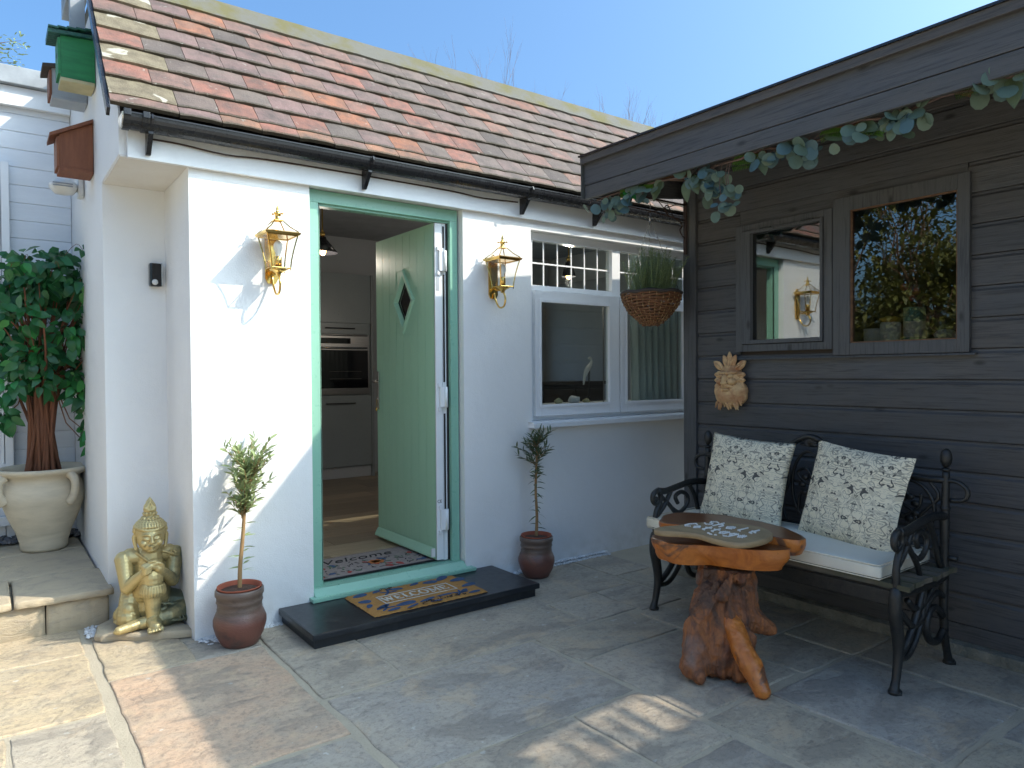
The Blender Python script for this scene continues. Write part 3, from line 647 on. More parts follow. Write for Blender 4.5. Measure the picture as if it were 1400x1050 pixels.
def door_frame_mesh():
    m = MB(); X0, X1 = DX0+.004, DX1-.012
    m.box(X0, X0+.062, .045, .125, .132, 2.19, .004); m.box(X1-.052, X1, .045, .125, .132, 2.19, .004); m.box(X0, X1, .045, .125, 2.19, 2.258, .004)
    m.box(X0+.058, X0+.074, .062, .118, .134, 2.188, .003); m.box(X0+.06, X1-.05, .062, .118, 2.178, 2.192, .003)
    return m
def build_door(cot):
    # leaf stands open at a right angle, hinged on the right jamb
    x0, x1, y0, y1, z0, z1 = 2.176, 2.224, .085, .868, .146, 2.176
    cy, cz, a, b = .47, 1.735, .115, .165
    # outline with a diamond opening
    def ring(x, s): return [(x, cy-a*s, cz), (x, cy, cz+b*s), (x, cy+a*s, cz), (x, cy, cz-b*s)]
    m = MB(); 
    def face(x):
        c = [(x, y0, z0), (x, y0, z1), (x, y1, z1), (x, y1, z0)]; mid = [(x, y0, cz), (x, cy, z1), (x, y1, cz), (x, cy, z0)]
        r = ring(x, 1.); vs = c+mid+r
        m.add(vs, [(0, 4, 8, 11, 7), (4, 1, 5, 9, 8), (5, 2, 6, 10, 9), (6, 3, 7, 11, 10)])
    face(x0); face(x1)
    m.add([(x, y, z) for x in (x0, x1) for y, z in ((y0, z0), (y0, z1), (y1, z1), (y1, z0))], [(1, 2, 6, 5), (2, 3, 7, 6), (3, 0, 4, 7)])
    d = link('door', m, 'green_door', cot, label='green woodgrain door leaf standing open into the cottage')
    # planked face: seven vertical boards with V joints, cut round the diamond
    # raised boards on the outer face
    nb = 8; wy = (y1-y0-.02)/nb
    for k in range(nb):
        ya = y0+.01+k*wy+.0013; yb = ya+wy-.0026; 
        segs = [(z0+.075, z1-.02)]
        if yb > cy-a*1.25 and ya < cy+a*1.25:
            h = b*1.28*(1-min(abs(ya-cy), abs(yb-cy), 0 if ya < cy < yb else 9)/(a*1.28)); h = max(h, .02); segs = [(z0+.075, cz-h), (cz+h, z1-.02)]
        mm = MB()
        for s0, s1 in segs: mm.box(x0-.0022, x0-.0004, ya, yb, s0, s1, .0009)
        link('door_panel', mm, 'green_door', d)
    fr = MB(); o, i, p, q = ring(x0-.012, 1.22), ring(x0-.012, 1.02), ring(x0-.001, 1.3), ring(x0+.012, .86)
    vs = p+o+i+q; fs = []
    for r in range(3):
        for k in range(4): fs.append((r*4+k, r*4+(k+1) % 4, (r+1)*4+(k+1) % 4, (r+1)*4+k))
    fr.add(vs, fs); link('diamond_surround', fr, 'green_door', d)
    link('diamond_pane', MB().prism([(cy-a*.87, cz), (cy, cz+b*.87), (cy+a*.87, cz), (cy, cz-b*.87)], x0+.014, x0+.024, 'x'), 'oven_glass', d)
    link('lead_line', MB().tube([(x0+.012, cy-a*.62, cz), (x0+.012, cy, cz+b*.62), (x0+.012, cy+a*.62, cz), (x0+.012, cy, cz-b*.62)], .0035, 5, closed=True), 'brushed_steel', d)
    link('weatherbar', MB().prism([(x0-.001, z0+.012), (x0-.032, z0+.018), (x0-.030, z0+.028), (x0-.008, z0+.066), (x0-.001, z0+.070)], y0+.012, y1-.004, 'y'), 'green_door', d, label='sloping green weather bar along the foot of the door')
    # white hinge edge with seals
    link('edge_strip', MB().box(x0+.001, x1-.001, y0-.012, y0-.0005, z0, z1, .002), 'upvc', d)
    link('edge_label', MB().box(x0+.008, x0+.030, y0-.0135, y0-.0124, 1.77, 1.85), 'bird_grey', d)
    me = text_mesh('CE', .026, .0004); t = link('edge_text', me, 'black_rubber', d, world=False); t.rotation_euler = (PI/2, 0, 0); t.location = Vector((x0+.019, y0-.0132, .50))-Vector(cot.location)-Vector(d.location)
    j = MB().box(2.2265, 2.252, .075, .12, .14, 2.18, .002); link('jamb_lining', j, 'upvc', cot, label='white inner lining of the hinge jamb')
    link('jamb_seal', MB().box(2.2535, 2.2645, .070, .12, .14, 2.18), 'black_rubber', cot)
    link('jamb_channel', MB().box(2.230, 2.243, .0735, .0748, .33, 1.03).box(2.230, 2.243, .0735, .0748, 1.22, 1.87).box(2.230, 2.243, .0735, .0748, 2.03, 2.16), 'black_rubber', cot)
    for z in (.39, 1.13, 1.95):
        m = MB().box(x0+.022, 2.250, y0-.030, y0-.014, z-.062, z+.062, .004); m.tube([(2.234, y0-.034, z-.062), (2.234, y0-.034, z+.062)], .009, 10); m.box(x0+.012, x0+.030, y0-.024, y0-.014, z-.085, z-.062, .002).box(x0+.012, x0+.030, y0-.024, y0-.014, z+.062, z+.085, .002)
        link('hinge', m, 'upvc', d)
    # lever handle with long backplate
    m = MB().box(x0-.010, x0-.004, .826, .860, 1.03, 1.29, .003); m.tube([(x0-.01, .843, 1.22), (x0-.045, .843, 1.22)], .009, 8); m.tube([(x0-.045, .843, 1.22), (x0-.05, .80, 1.222), (x0-.046, .745, 1.218)], [.009, .008, .006], 8)
    m.tube([(x0-.01, .843, 1.10), (x0-.016, .843, 1.10)], .009, 10); link('door_handle', m, 'chrome', d)
    link('inner_handle', MB().box(x1+.001, x1+.007, .826, .86, 1.03, 1.29, .002).tube([(x1+.007, .843, 1.22), (x1+.05, .843, 1.22), (x1+.052, .75, 1.22)], .008, 8), 'chrome', d)
    link('lock_plate', MB().box(x0+.012, x1-.012, y1+.0005, y1+.003, .9, 1.35), 'chrome', d)
    link('key', MB().box(x0-.018, x0-.016, .84, .846, 1.05, 1.10).ball((x0-.02, .843, 1.03), (.006, .012, .016), 8, 6), 'brass', d)
    link('weatherbar_cap', MB().box(x0-.03, x0-.004, y0+.002, y0+.0115, z0+.02, z0+.07, .002), 'plastic_white', d)
    return d
def build_window(cot):
    win = link('window', MB().box(WX0+.004, WX0+.055, .055, .12, WZ0+.002, WZ1-.002, .003).box(WX1-.055, WX1-.004, .055, .12, WZ0+.002, WZ1-.002, .003).box(WX0+.055, WX1-.055, .055, .12, 2.148, WZ1-.002, .003).box(WX0+.055, WX1-.055, .055, .12, WZ0+.002, 1.035, .003)
               .box(3.632, 3.712, .055, .12, 1.035, 2.148, .003).box(WX0+.055, 3.632, .055, .12, 1.795, 1.852, .003).box(3.712, WX1-.055, .055, .12, 1.795, 1.852, .003), 'upvc', cot, label='white casement window with small barred lights above')
    link('window_sill', MB().box(WX0-.03, WX1+.03, -.05, .054, .945, .957, .003).prism([(-.062, .916), (-.062, .946), (-.002, .957), (-.002, .916)], WX0-.03, WX1+.03, 'x'), 'upvc', win)
    for a, b in ((2.905, 3.632), (3.712, 4.565)):
        link('pane', MB().box(a-.004, b+.004, .084, .089, 1.85, 2.150), 'glass', win)
    def bars(a, b, xs):
        for x in xs: link('glazing_bar', MB().box(x-.0045, x+.0045, .0800, .0838, 1.853, 2.147), 'upvc', win)
        link('glazing_bar', MB().box(a, b,   .0785, .0799, 1.996, 2.006), 'upvc', win)
    bars(2.906, 3.63, (3.02, 3.142, 3.267, 3.389, 3.512)); bars(3.713, 4.563, (3.83, 3.95, 4.07, 4.19, 4.31, 4.43))
    for (a, b, ga, gb) in ((2.90, 3.668, 2.948, 3.568), (3.682, 4.57, 3.745, 4.36)):
        m = MB(); z0, z1, g0, g1 = .985, 1.815, 1.062, 1.738
        for (x0, x1, c, d) in ((a, ga, z0, z1), (gb, b, z0, z1), (ga, gb, z0, g0), (ga, gb, g1, z1)): m.box(x0, x1, .020, .054, c, d, .003)
        # chamfered bead
        for (p, q) in (((ga, g0), (gb, g0)), ((ga, g1), (gb, g1))): m.box(p[0], q[0], .014, .0198, p[1]-(.018 if p[1] < 1.2 else 0), p[1]+(0 if p[1] < 1.2 else .018), .002)
        for x in (ga-.018, gb): m.box(x, x+.018, .014, .0198, g0-.018, g1+.018, .002)
        s = link('sash', m, 'upvc', win); link('pane', MB().box(ga-.003, gb+.003, .036, .041, g0-.003, g1+.003), 'glass', s)
        link('spacer_bar', MB().box(gb-.035, gb-.030, .0425, .050, g0, g1), 'brushed_steel', s)
build_cottage()

# ------------------------------------------------------------------ white boarded building behind, at the left
def build_neighbour():
    r = root('boarded_building', 'low white weatherboarded building behind the potted ficus with grey roof edging', 'outbuilding', (-1.5, 2.6, 0))
    link('wall', MB().box(-3.4, .499, 2.19, 4.0, 0, 3.05), 'white_render', r)
    z = .19; k = 0
    while z < 3.03:
        h = .118; m = MB().prism([(2.159, z+.001), (2.157, z+.006), (2.1585, z+h-.006), (2.162, z+h), (2.186, z+h), (2.186, z+.001)], -3.4, .497, 'x')
        m2 = [Vector(v) for v in m.v]; link('weatherboard', m, 'weatherboard', r); z += h
    link('fascia_board', MB().box(-3.4, .497, 2.105, 2.146, 3.06, 3.185, .004), 'white_paint', r)
    link('roof_edge', MB().box(-3.5, .497, 2.06, 4.0, 3.19, 3.305, .006), 'grey_coping', r)
    d = link('door', MB().box(-.80, .095, 2.115, 2.14, .22, 2.62, .004), 'white_paint', r, label='white door at the very left edge')
    for i in range(8): link('door_board', MB().box(-.74, .04, 2.108, 2.1145, .30+i*.28, .57+i*.28, .003), 'white_paint', d)
    link('door_frame', MB().box(.100, .145, 2.095, 2.146, .19, 2.68, .004).box(-.86, .10, 2.095, 2.1138, 2.62, 2.68, .004), 'upvc', r)
    link('door_sill', MB().box(-.86, .16, 2.03, 2.094, .30, .36, .004), 'upvc', r)
    link('hinge', MB().box(.082, .12, 2.092, 2.1075, .55, .62, .002).box(.082, .12, 2.092, 2.1075, .66, .70, .002), 'upvc', d)
build_neighbour()

# ------------------------------------------------------------------ dark stained timber shed at the right
SX = 3.53
def build_shed():
    r = root('timber_shed', 'dark grey stained timber shed with two windows and a low overhanging roof', 'shed', (4.7, -2.3, 0))
    def board(y0, y1, z0, z1, name='cladding_board'):
        if z1-z0 < .02: return
        v = random.uniform(.88, 1.12); b = random.uniform(-.03, .03)
        full = z1-z0 > .1
        pf = [(SX+.012, z0+.001), (SX+.001, z0+.003), (SX, z0+.008), (SX+.0005, z1-.022), (SX+.008, z1-.012), (SX+.009, z1-.001), (SX+.02, z1-.001), (SX+.02, z0+.001)] if full else [(SX, z0), (SX, z1), (SX+.02, z1), (SX+.02, z0)]
        m = MB().prism([(a, c) for a, c in pf], y0, y1, 'y'); link(name, m, 'shed_board', r, objcol=(v+b, v, v-b))
    wy0, wy1, wz0, wz1 = -2.29, -1.10, 1.385, 2.11
    z = .05; zs = [.05, .124]
    while zs[-1] < 2.5: zs.append(zs[-1]+.138)
    for a, b in zip(zs[:-1], zs[1:]):
        b = min(b, 2.60)
        if b <= wz0 or a >= wz1: board(-3.05, -.792, a, b)
        else:
            board(wy1, -.792, a, b); board(-3.05, wy0, a, b)
            if a < wz0: board(wy0+.001, wy1-.001, a, wz0)
            if b > wz1: board(wy0+.001, wy1-.001, wz1, b)
    link('corner_post', MB().box(SX-.018, SX+.03, -.790, -.742, .05, 2.56, .003).box(SX-.012, SX+.05, -.741, -.69, .05, 2.56, .003), 'shed_post', r, objcol=(1, 1, 1))
    for a, b in zip(zs[:-1], zs[1:]):
        v = random.uniform(.85, 1.1); link('cladding_board', MB().prism([(-.712, a+.001), (-.702, a+.003), (-.701, a+.01), (-.703, b-.022), (-.711, b-.012), (-.712, b-.001), (-.73, b-.001), (-.73, a)], SX+.051, 6.2, 'x'), 'shed_board_x', r, objcol=(v, v, v))
    link('back_wall', MB().box(6.15, 6.2, -3.05, -.735, .05, 2.9).box(SX+.07, 6.15, -3.05, -3.0, .05, 2.5).box(SX+.0205, SX+.06, -3.05, wy0, .05, 2.55).box(SX+.0205, SX+.06, wy1, -.735, .05, 2.55).box(SX+.0205, SX+.06, wy0, wy1, .05, wz0).box(SX+.0205, SX+.06, wy0, wy1, wz1, 2.55).box(SX+.061, 6.15, -.76, -.735, .05, 2.75), 'dark_inside', r)
    link('floor', MB().box(SX+.03, 6.15, -3.0, -.74, .02, .06), 'dark_inside', r)
    link('shelf', MB().box(SX+.061, SX+.34, -2.35, -1.05, 1.36, 1.395), 'raw_wood', r)
    pl = link('plinth', MB().box(SX-.055, SX+.06, -3.05, -.66, -.02, .047, .006), 'plinth', r, label='rough concrete plinth under the cladding')
    # roof and its boarded edge
    def slope(x, z0): return z0+.125*(x-2.78)
    def slab(x0, x1, y0, y1, za, zb):
        return MB().prism([(x0, slope(x0, za)), (x1, slope(x1, za)), (x1, slope(x1, zb)), (x0, slope(x0, zb))], y0, y1, 'y')
    rf = link('roof', slab(2.845, 6.35, -3.78, -.60, 2.475, 2.505), 'ridge_felt', r)
    link('roof_edge_strip', slab(2.765, 6.4, -3.79, -.553, 2.511, 2.521), 'black_gutter', rf)
    # soffit boards and rafters seen from below
    y = -3.78
    while y < -.62: link('soffit_board', slab(2.846, SX-.001, y, min(y+.118, -.62), 2.440, 2.455), 'raw_wood', rf); y += .12
    for yy in (-.70, -1.25, -1.8, -2.35, -2.9): link('rafter', slab(2.846, SX-.002, yy-.024, yy+.024, 2.37, 2.4385), 'raw_wood', rf)
    link('shadow_post', MB().box(6.1, 6.19, -3.77, -3.68, .0, 2.85).box(3.45, 3.52, -4.65, -4.58, 0, 2.5), 'shed_post', r, objcol=(1, 1, 1))  # unseen posts added past the shed end to cast bars in the sun
    fa = 'shed_board'
    link('fascia_board', MB().box(2.80, 2.822, -4.7, -.568, 2.350, 2.50, .003), fa, r, objcol=(1.12, 1.12, 1.12))
    link('fascia_board', MB().box(2.802, 2.824, -4.7, -.572, 2.272, 2.3465, .003), fa, r, objcol=(1.08, 1.08, 1.05))
    link('fascia_trim', MB().box(2.775, 2.7985, -4.7, -.560, 2.470, 2.510, .003), fa, r, objcol=(1.15, 1.05, .95))
    link('end_fascia', slab(2.826, 6.38, -.598, -.575, 2.28, 2.505), 'shed_board_x', r, objcol=(1.2, 1.2, 1.2))
    link('fascia_end', MB().box(2.780, 2.825, -.5669, -.5600, 2.275, 2.468, .002), 'shed_post', r, objcol=(.9, .9, .8))
    link('eave_sun_block', slab(2.826, 3.62, -4.7, -3.80, 2.44, 2.505), 'raw_wood', rf)  # out-of-frame piece added to block sun left of the lit strip
    link('rear_sun_block', slab(4.45, 6.35, -4.7, -3.80, 2.44, 2.505), 'ridge_felt', rf)  # out-of-frame piece added to end the sun strip at the right
    for xb, wb in ((3.80, .012), (3.915, .016), (4.06, .012), (4.15, .03), (4.31, .012)): link('shadow_batten', slab(xb, xb+wb, -4.6, -3.80, 2.45, 2.475), 'raw_wood', rf)  # unseen strips added across the gap to bar the sun on the paving
    # windows
    def window(y0, y1, z0, z1, g0, g1, h0, h1, sash):
        m = MB(); t = .045 if sash else 0; X = SX-.024
        if sash:
            for a, b, c, d in ((y0, y0+t, z0, z1), (y1-t, y1, z0, z1), (y0+t, y1-t, z0, z0+.04), (y0+t, y1-t, z1-.035, z1)): m.box(X, SX-.001, a, b, c, d, .003)
            w_ = link('window', m, 'shed_post', r, objcol=(1.05, 1.05, 1.05), label='narrow opening window of the shed')
            m = MB()
            for a, b, c, d in ((y0+t+.002, g0, z0+.043, z1-.038), (g1, y1-t-.002, z0+.043, z1-.038), (g0, g1, z0+.043, h0), (g0, g1, h1, z1-.038)): m.box(X-.010, SX-.003, a, b, c, d, .003)
            link('sash', m, 'shed_post', w_, objcol=(1.1, 1.1, 1.1))
            for yy in (g0+.07, g1-.10): link('hinge', MB().box(X-.014, X-.004, yy-.035, yy+.035, z1-.042, z1-.034, .001), 'iron', w_)
        else:
            for a, b, c, d in ((y0, g0, z0, z1), (g1, y1, z0, z1), (g0, g1, z0, h0), (g0, g1, h1, z1)): m.box(X, SX-.001, a, b, c, d, .003)
            w_ = link('window', m, 'shed_post', r, objcol=(1.05, 1.05, 1.05), label='larger fixed square window of the shed')
            link('inner_bead', MB().box(X+.008, SX, g0+.0005, g0+.006, h0, h1).box(X+.008, SX, g1-.006, g1-.0005, h0, h1).box(X+.008, SX, g0+.007, g1-.007, h0+.0005, h0+.006).box(X+.008, SX, g0+.007, g1-.007, h1-.006, h1-.0005), 'raw_wood', w_)
        link('pane', MB().box(SX-.002, SX+.003, g0-.004, g1+.004, h0-.004, h1+.004), 'glass_shed', w_)
    window(-1.668, -1.085, 1.385, 2.108, -1.606, -1.187, 1.45, 2.053, True)
    window(-2.305, -1.672, 1.352, 2.150, -2.255, -1.762, 1.412, 2.080, False)
    link('window_ledge', MB().prism([(SX-.032, 1.340), (SX-.001, 1.340), (SX-.001, 1.349), (SX-.030, 1.348)], -2.33, -1.06, 'y'), 'shed_post', r, objcol=(1, 1, 1))
build_shed()
# things on the shelf inside the shed window
def shelf_things():
    g = 'things on the shelf inside the shed window'; z = 1.396
    def t(name, label, cat, x, y, parts, rz=0):
        r = root(name, label, cat, (x, y, z), rz, g)
        for n, m, mt in parts: link(n, m, mt, r, world=False)
    t('storage_jar', 'white storage jar with a yellow lid inside the larger shed window', 'jar', 3.68, -1.88, [('body', MB().lathe([(0, 0), (.045, 0), (.048, .02), (.048, .11), (.042, .12)], 20), 'plastic_white'), ('lid', MB().lathe([(0, .121), (.05, .121), (.05, .14), (.02, .15), (0, .152)], 20), 'yellow_lid')])
    t('tall_tin', 'teal and white tall tin inside the larger shed window', 'tin', 3.74, -1.97, [('body', MB().lathe([(0, 0), (.05, 0), (.05, .19), (0, .19)], 20, smooth=False), 'teal_tin'), ('band', MB().lathe([(.0505, .04), (.0505, .12)], 20), 'plastic_white')])
    t('glass_cloche', 'glass cloche with a knob inside the larger shed window', 'cloche', 3.72, -2.12, [('dome', MB().lathe([(.075, 0), (.077, .08), (.065, .13), (.035, .165), (.012, .175), (.016, .19), (0, .2)], 24), 'glass_thin'), ('base', MB().lathe([(0, 0), (.085, 0), (.085, .012), (0, .012)], 24), 'dark_cabinet'), ('contents', MB().ball((0, 0, .045), (.05, .05, .03)), 'pebble_white')])
    t('white_box', 'pale box at the right inside the larger shed window', 'box', 3.75, -2.27, [('body', MB().box(-.06, .06, -.05, .05, 0, .13, .004), 'plastic_white'), ('lid', MB().box(-.063, .063, -.053, .053, .131, .145, .003), 'teal_tin')])
    t('enamel_mug', 'white enamel mug at the left inside the larger shed window', 'mug', 3.66, -1.80, [('body', MB().lathe([(0, 0), (.04, 0), (.042, .09), (.038, .09), (.036, .01)], 20), 'plastic_white'), ('handle', MB().tube([(0, -.04, .07), (0, -.065, .06), (0, -.065, .03), (0, -.04, .02)], .005, 6, sub=3), 'plastic_white')])
    t('red_flowers', 'small red artificial flowers behind the jars inside the larger shed window', 'flowers', 3.85, -1.9, [('stems', MB().tube([(0, 0, 0), (.01, 0, .2), (0, .03, .3)], .004, 5).tube([(0, 0, 0), (0, -.03, .27)], .004, 5), 'rust_wire'), ('petals', MB().ball((0, .03, .31), .022).ball((0, -.03, .28), .02).ball((.02, 0, .25), .018), 'red_bit')])
shelf_things()
tag(link('sun_block_wall', MB().box(2.9, 9, -4.15, -4.0, -.05, 2.6, .01), 'white_render'), 'unseen white wall added beyond the timber shed to shade the paving', 'wall')  # added out of frame to keep the sun off the near paving

# ------------------------------------------------------------------ doorstep, mats
def build_step_and_mats():
    r = root('door_step', 'low black painted slab step in front of the green door', 'door step', (1.86, -.23, 0))
    link('step_slab', MB().box(1.190, 2.520, -.485, -.005, .046, .077, .007), 'slate_step', r); link('step_riser', MB().box(1.206, 2.505, -.462, -.006, -.01, .0455, .003), 'slate_step', r)
    # outside mat
    cx, cy, L, Wd = 1.853, -.262, .67, .375; ang = rad(-.5)
    r = root('coir_doormat', 'orange coir doormat with blue leaves and a framed WELCOME on the black step', 'doormat', (cx, cy, .0775), ang)
    m = MB(); nx, ny = 60, 34; rr = random.Random(5)
    top = []
    for j in range(ny+1):
        for i in range(nx+1):
            u = i/nx-.5; v = j/ny-.5; e = min(.5-abs(u), (.5-abs(v))*.6); z = .014*min(1, e*40+.25)+rr.uniform(-.0012, .0012); m.v.append(Vector((u*L+rr.uniform(-.001, .001), v*Wd+rr.uniform(-.001, .001), max(.002, z))))
    for j in range(ny):
        for i in range(nx): a = j*(nx+1)+i; m.f.append([a, a+1, a+nx+2, a+nx+1]); m.sm.append(True)
    link('coir_pile', m, 'coir', r, world=False); link('rubber_backing', MB().box(-L/2+.002, L/2-.002, -Wd/2+.002, Wd/2-.002, 0, .003), 'mat_black', r, world=False)
    z1 = .0152
    def blade(m, x, y, a, l, w, z=z1):
        pts = []
        n = 12
        for i in range(n): t = 2*PI*i/n; px, py = math.cos(t)*l*.5, math.sin(t)*w*.5*(1+.3*math.cos(t)); pts.append((x+px*math.cos(a)-py*math.sin(a), y+px*math.sin(a)+py*math.cos(a)))
        m.prism(pts, z, z+.0012, 'z')
    b = MB(); rr = random.Random(11)
    spots = [(-.27, .14, .3, .09, .05), (-.17, .15, .5, .06, .03), (-.07, .135, -.3, .10, .035), (.06, .15, .4, .07, .03), (.15, .13, -.1, .09, .05), (.24, .155, .6, .11, .05), (.30, .08, .1, .10, .055), (.30, -.04, .2, .10, .045), (.22, -.12, .7, .08, .03), (.26, -.165, .1, .08, .03), (.10, -.115, .0, .10, .022), (-.01, -.13, .3, .11, .028), (-.13, -.12, .1, .12, .05), (-.12, -.175, .4, .09, .02), (-.25, -.1, .5, .10, .035), (-.29, .03, -.2, .07, .05), (-.30, -.05, 1., .06, .03), (-.22, -.165, .2, .08, .03), (.02, -.175, -.1, .07, .02)]
    for s_ in spots: blade(b, *s_)
    for x, y in ((.19, -.135), (-.24, -.125), (-.12, .10)):
        for k in range(4): blade(b, x+.02*math.cos(k*1.3), y+.02*math.sin(k*1.3), k*1.3, .06, .014)
    o = link('blue_leaf_print', b, 'mat_blue', r, world=False); o['kind'] = 'stuff'
    k = MB()
    for x0, y0 in ((-.12, .16), (.07, -.155), (-.02, -.165), (.16, -.16)):
        for i in range(16): a = rr.uniform(0, 6); blade(k, x0+rr.uniform(-.045, .045), y0+rr.uniform(-.018, .018), a, rr.uniform(.012, .026), .004, z1+.0015)
    o = link('black_sprig_print', k, 'mat_black', r, world=False); o['kind'] = 'stuff'
    f = MB(); x0, x1, y0, y1, t = -.215, .215, -.065, .062, .006
    f.box(x0, x1, y0, y0+t, z1, z1+.002).box(x0, x1, y1-t, y1, z1, z1+.002).box(x0, x0+t, y0+t, y1-t, z1, z1+.002).box(x1-t, x1, y0+t, y1-t, z1, z1+.002); link('white_border', f, 'mat_white', r, world=False)
    # slab serif capitals
    def letter(ch, x):
        w, h, t, s = .040, .070, .0115, .005; m = MB()
        def bar(ax, ay, bx, by, tt=t):
            d = Vector((bx-ax, by-ay)); n = Vector((-d.y, d.x)).normalized()*tt/2
            m.prism([(x+ax+n.x, ay+n.y), (x+ax-n.x, ay-n.y), (x+bx-n.x, by-n.y), (x+bx+n.x, by+n.y)], z1+.0005, z1+.0026, 'z')
        def serif(px, py, ww=.02): bar(px-ww/2, py, px+ww/2, py, .005)
        H = h/2
        if ch == 'W': bar(-.026, H, -.013, -H); bar(-.013, -H, 0, H*.8, .006); bar(0, H*.8, .013, -H); bar(.013, -H, .026, H, .006); serif(-.026, H); serif(.026, H); serif(0, H*.8, .014)
        if ch == 'E': bar(-.014, -H, -.014, H); bar(-.02, H-.003, .018, H-.003, .006); bar(-.014, 0, .010, 0, .006); bar(-.02, -H+.003, .018, -H+.003, .006); bar(.017, H, .017, H-.015, .004); bar(.017, -H, .017, -H+.015, .004)
        if ch == 'L': bar(-.012, -H, -.012, H); bar(-.02, -H+.003, .018, -H+.003, .006); bar(.017, -H, .017, -H+.018, .004); serif(-.012, H)
        if ch in 'CO':
            n = 22; a0, a1 = (.75, 2*PI-.75) if ch == 'C' else (0, 2*PI)
            for i in range(n): a, b_ = a0+(a1-a0)*i/n, a0+(a1-a0)*(i+1)/n; bar(.022*math.cos(a), H*.96*math.sin(a), .022*math.cos(b_), H*.96*math.sin(b_), .006+.006*abs(math.cos((a+b_)/2)))
            if ch == 'C': bar(.018, H, .018, H*.45, .004)
        if ch == 'M': bar(-.022, -H, -.022, H, .006); bar(-.022, H, 0, -H*.7, .010); bar(0, -H*.7, .022, H, .005); bar(.022, -H, .022, H, t); serif(-.022, -H); serif(.022, -H); serif(-.026, H, .012); serif(.026, H, .012)
        return m
    L_ = MB(); px = -.172
    for ch, adv in zip('WELCOME', (.060, .050, .046, .054, .064, .062, .05)):
        q = letter(ch, px); L_.add(q.v, q.f); px += adv
    link('lettering', L_, 'mat_white', r, world=False)
    # inside mat
    cx, cy, L, Wd = 1.835, .315, .80, .43
    r = root('inner_doormat', 'taupe flowered mat with black script Welcome just inside the green door', 'doormat', (cx, cy, .139))
    link('pile', MB().box(-L/2+.015, L/2-.015, -Wd/2+.015, Wd/2-.015, .001, .009, .003), 'mat_taupe', r, world=False)
    link('black_border', MB().box(-L/2, L/2, -Wd/2, Wd/2, 0, .006, .002), 'mat_black', r, world=False)
    z1 = .0092; rr = random.Random(2)
    for nm, mt, n, w_, lo in (('green_print', 'mat_green', 34, .010, .02), ('red_flower_print', 'mat_red', 12, .030, .035), ('black_print', 'mat_black', 60, .006, .02), ('blue_flower_print', 'mat_blue', 7, .03, .04)):
        m = MB()
        for i in range(n): blade(m, rr.uniform(-.36, .36), rr.uniform(-.185, .035), rr.uniform(0, 6), rr.uniform(lo, lo*2), w_*rr.uniform(.7, 1.3), z1+random.uniform(0, .0008))
        o = link(nm, m, mt, r, world=False); o['kind'] = 'stuff'
    m = MB(); 
    for k in range(7): blade(m, .03+.022*math.cos(k*.9), -.05+.018*math.sin(k*.9), k*.9, .06, .035, z1+.0016)
    link('orange_flower_print', m, 'mat_orange', r, world=False)
    me = text_mesh('Welcome', .125, .0006, .35, 1.05); o = link('script_lettering', me, 'mat_black', r, world=False); o.location = (-.06, .10, z1+.001); o.rotation_euler = (0, 0, rad(1))
build_step_and_mats()

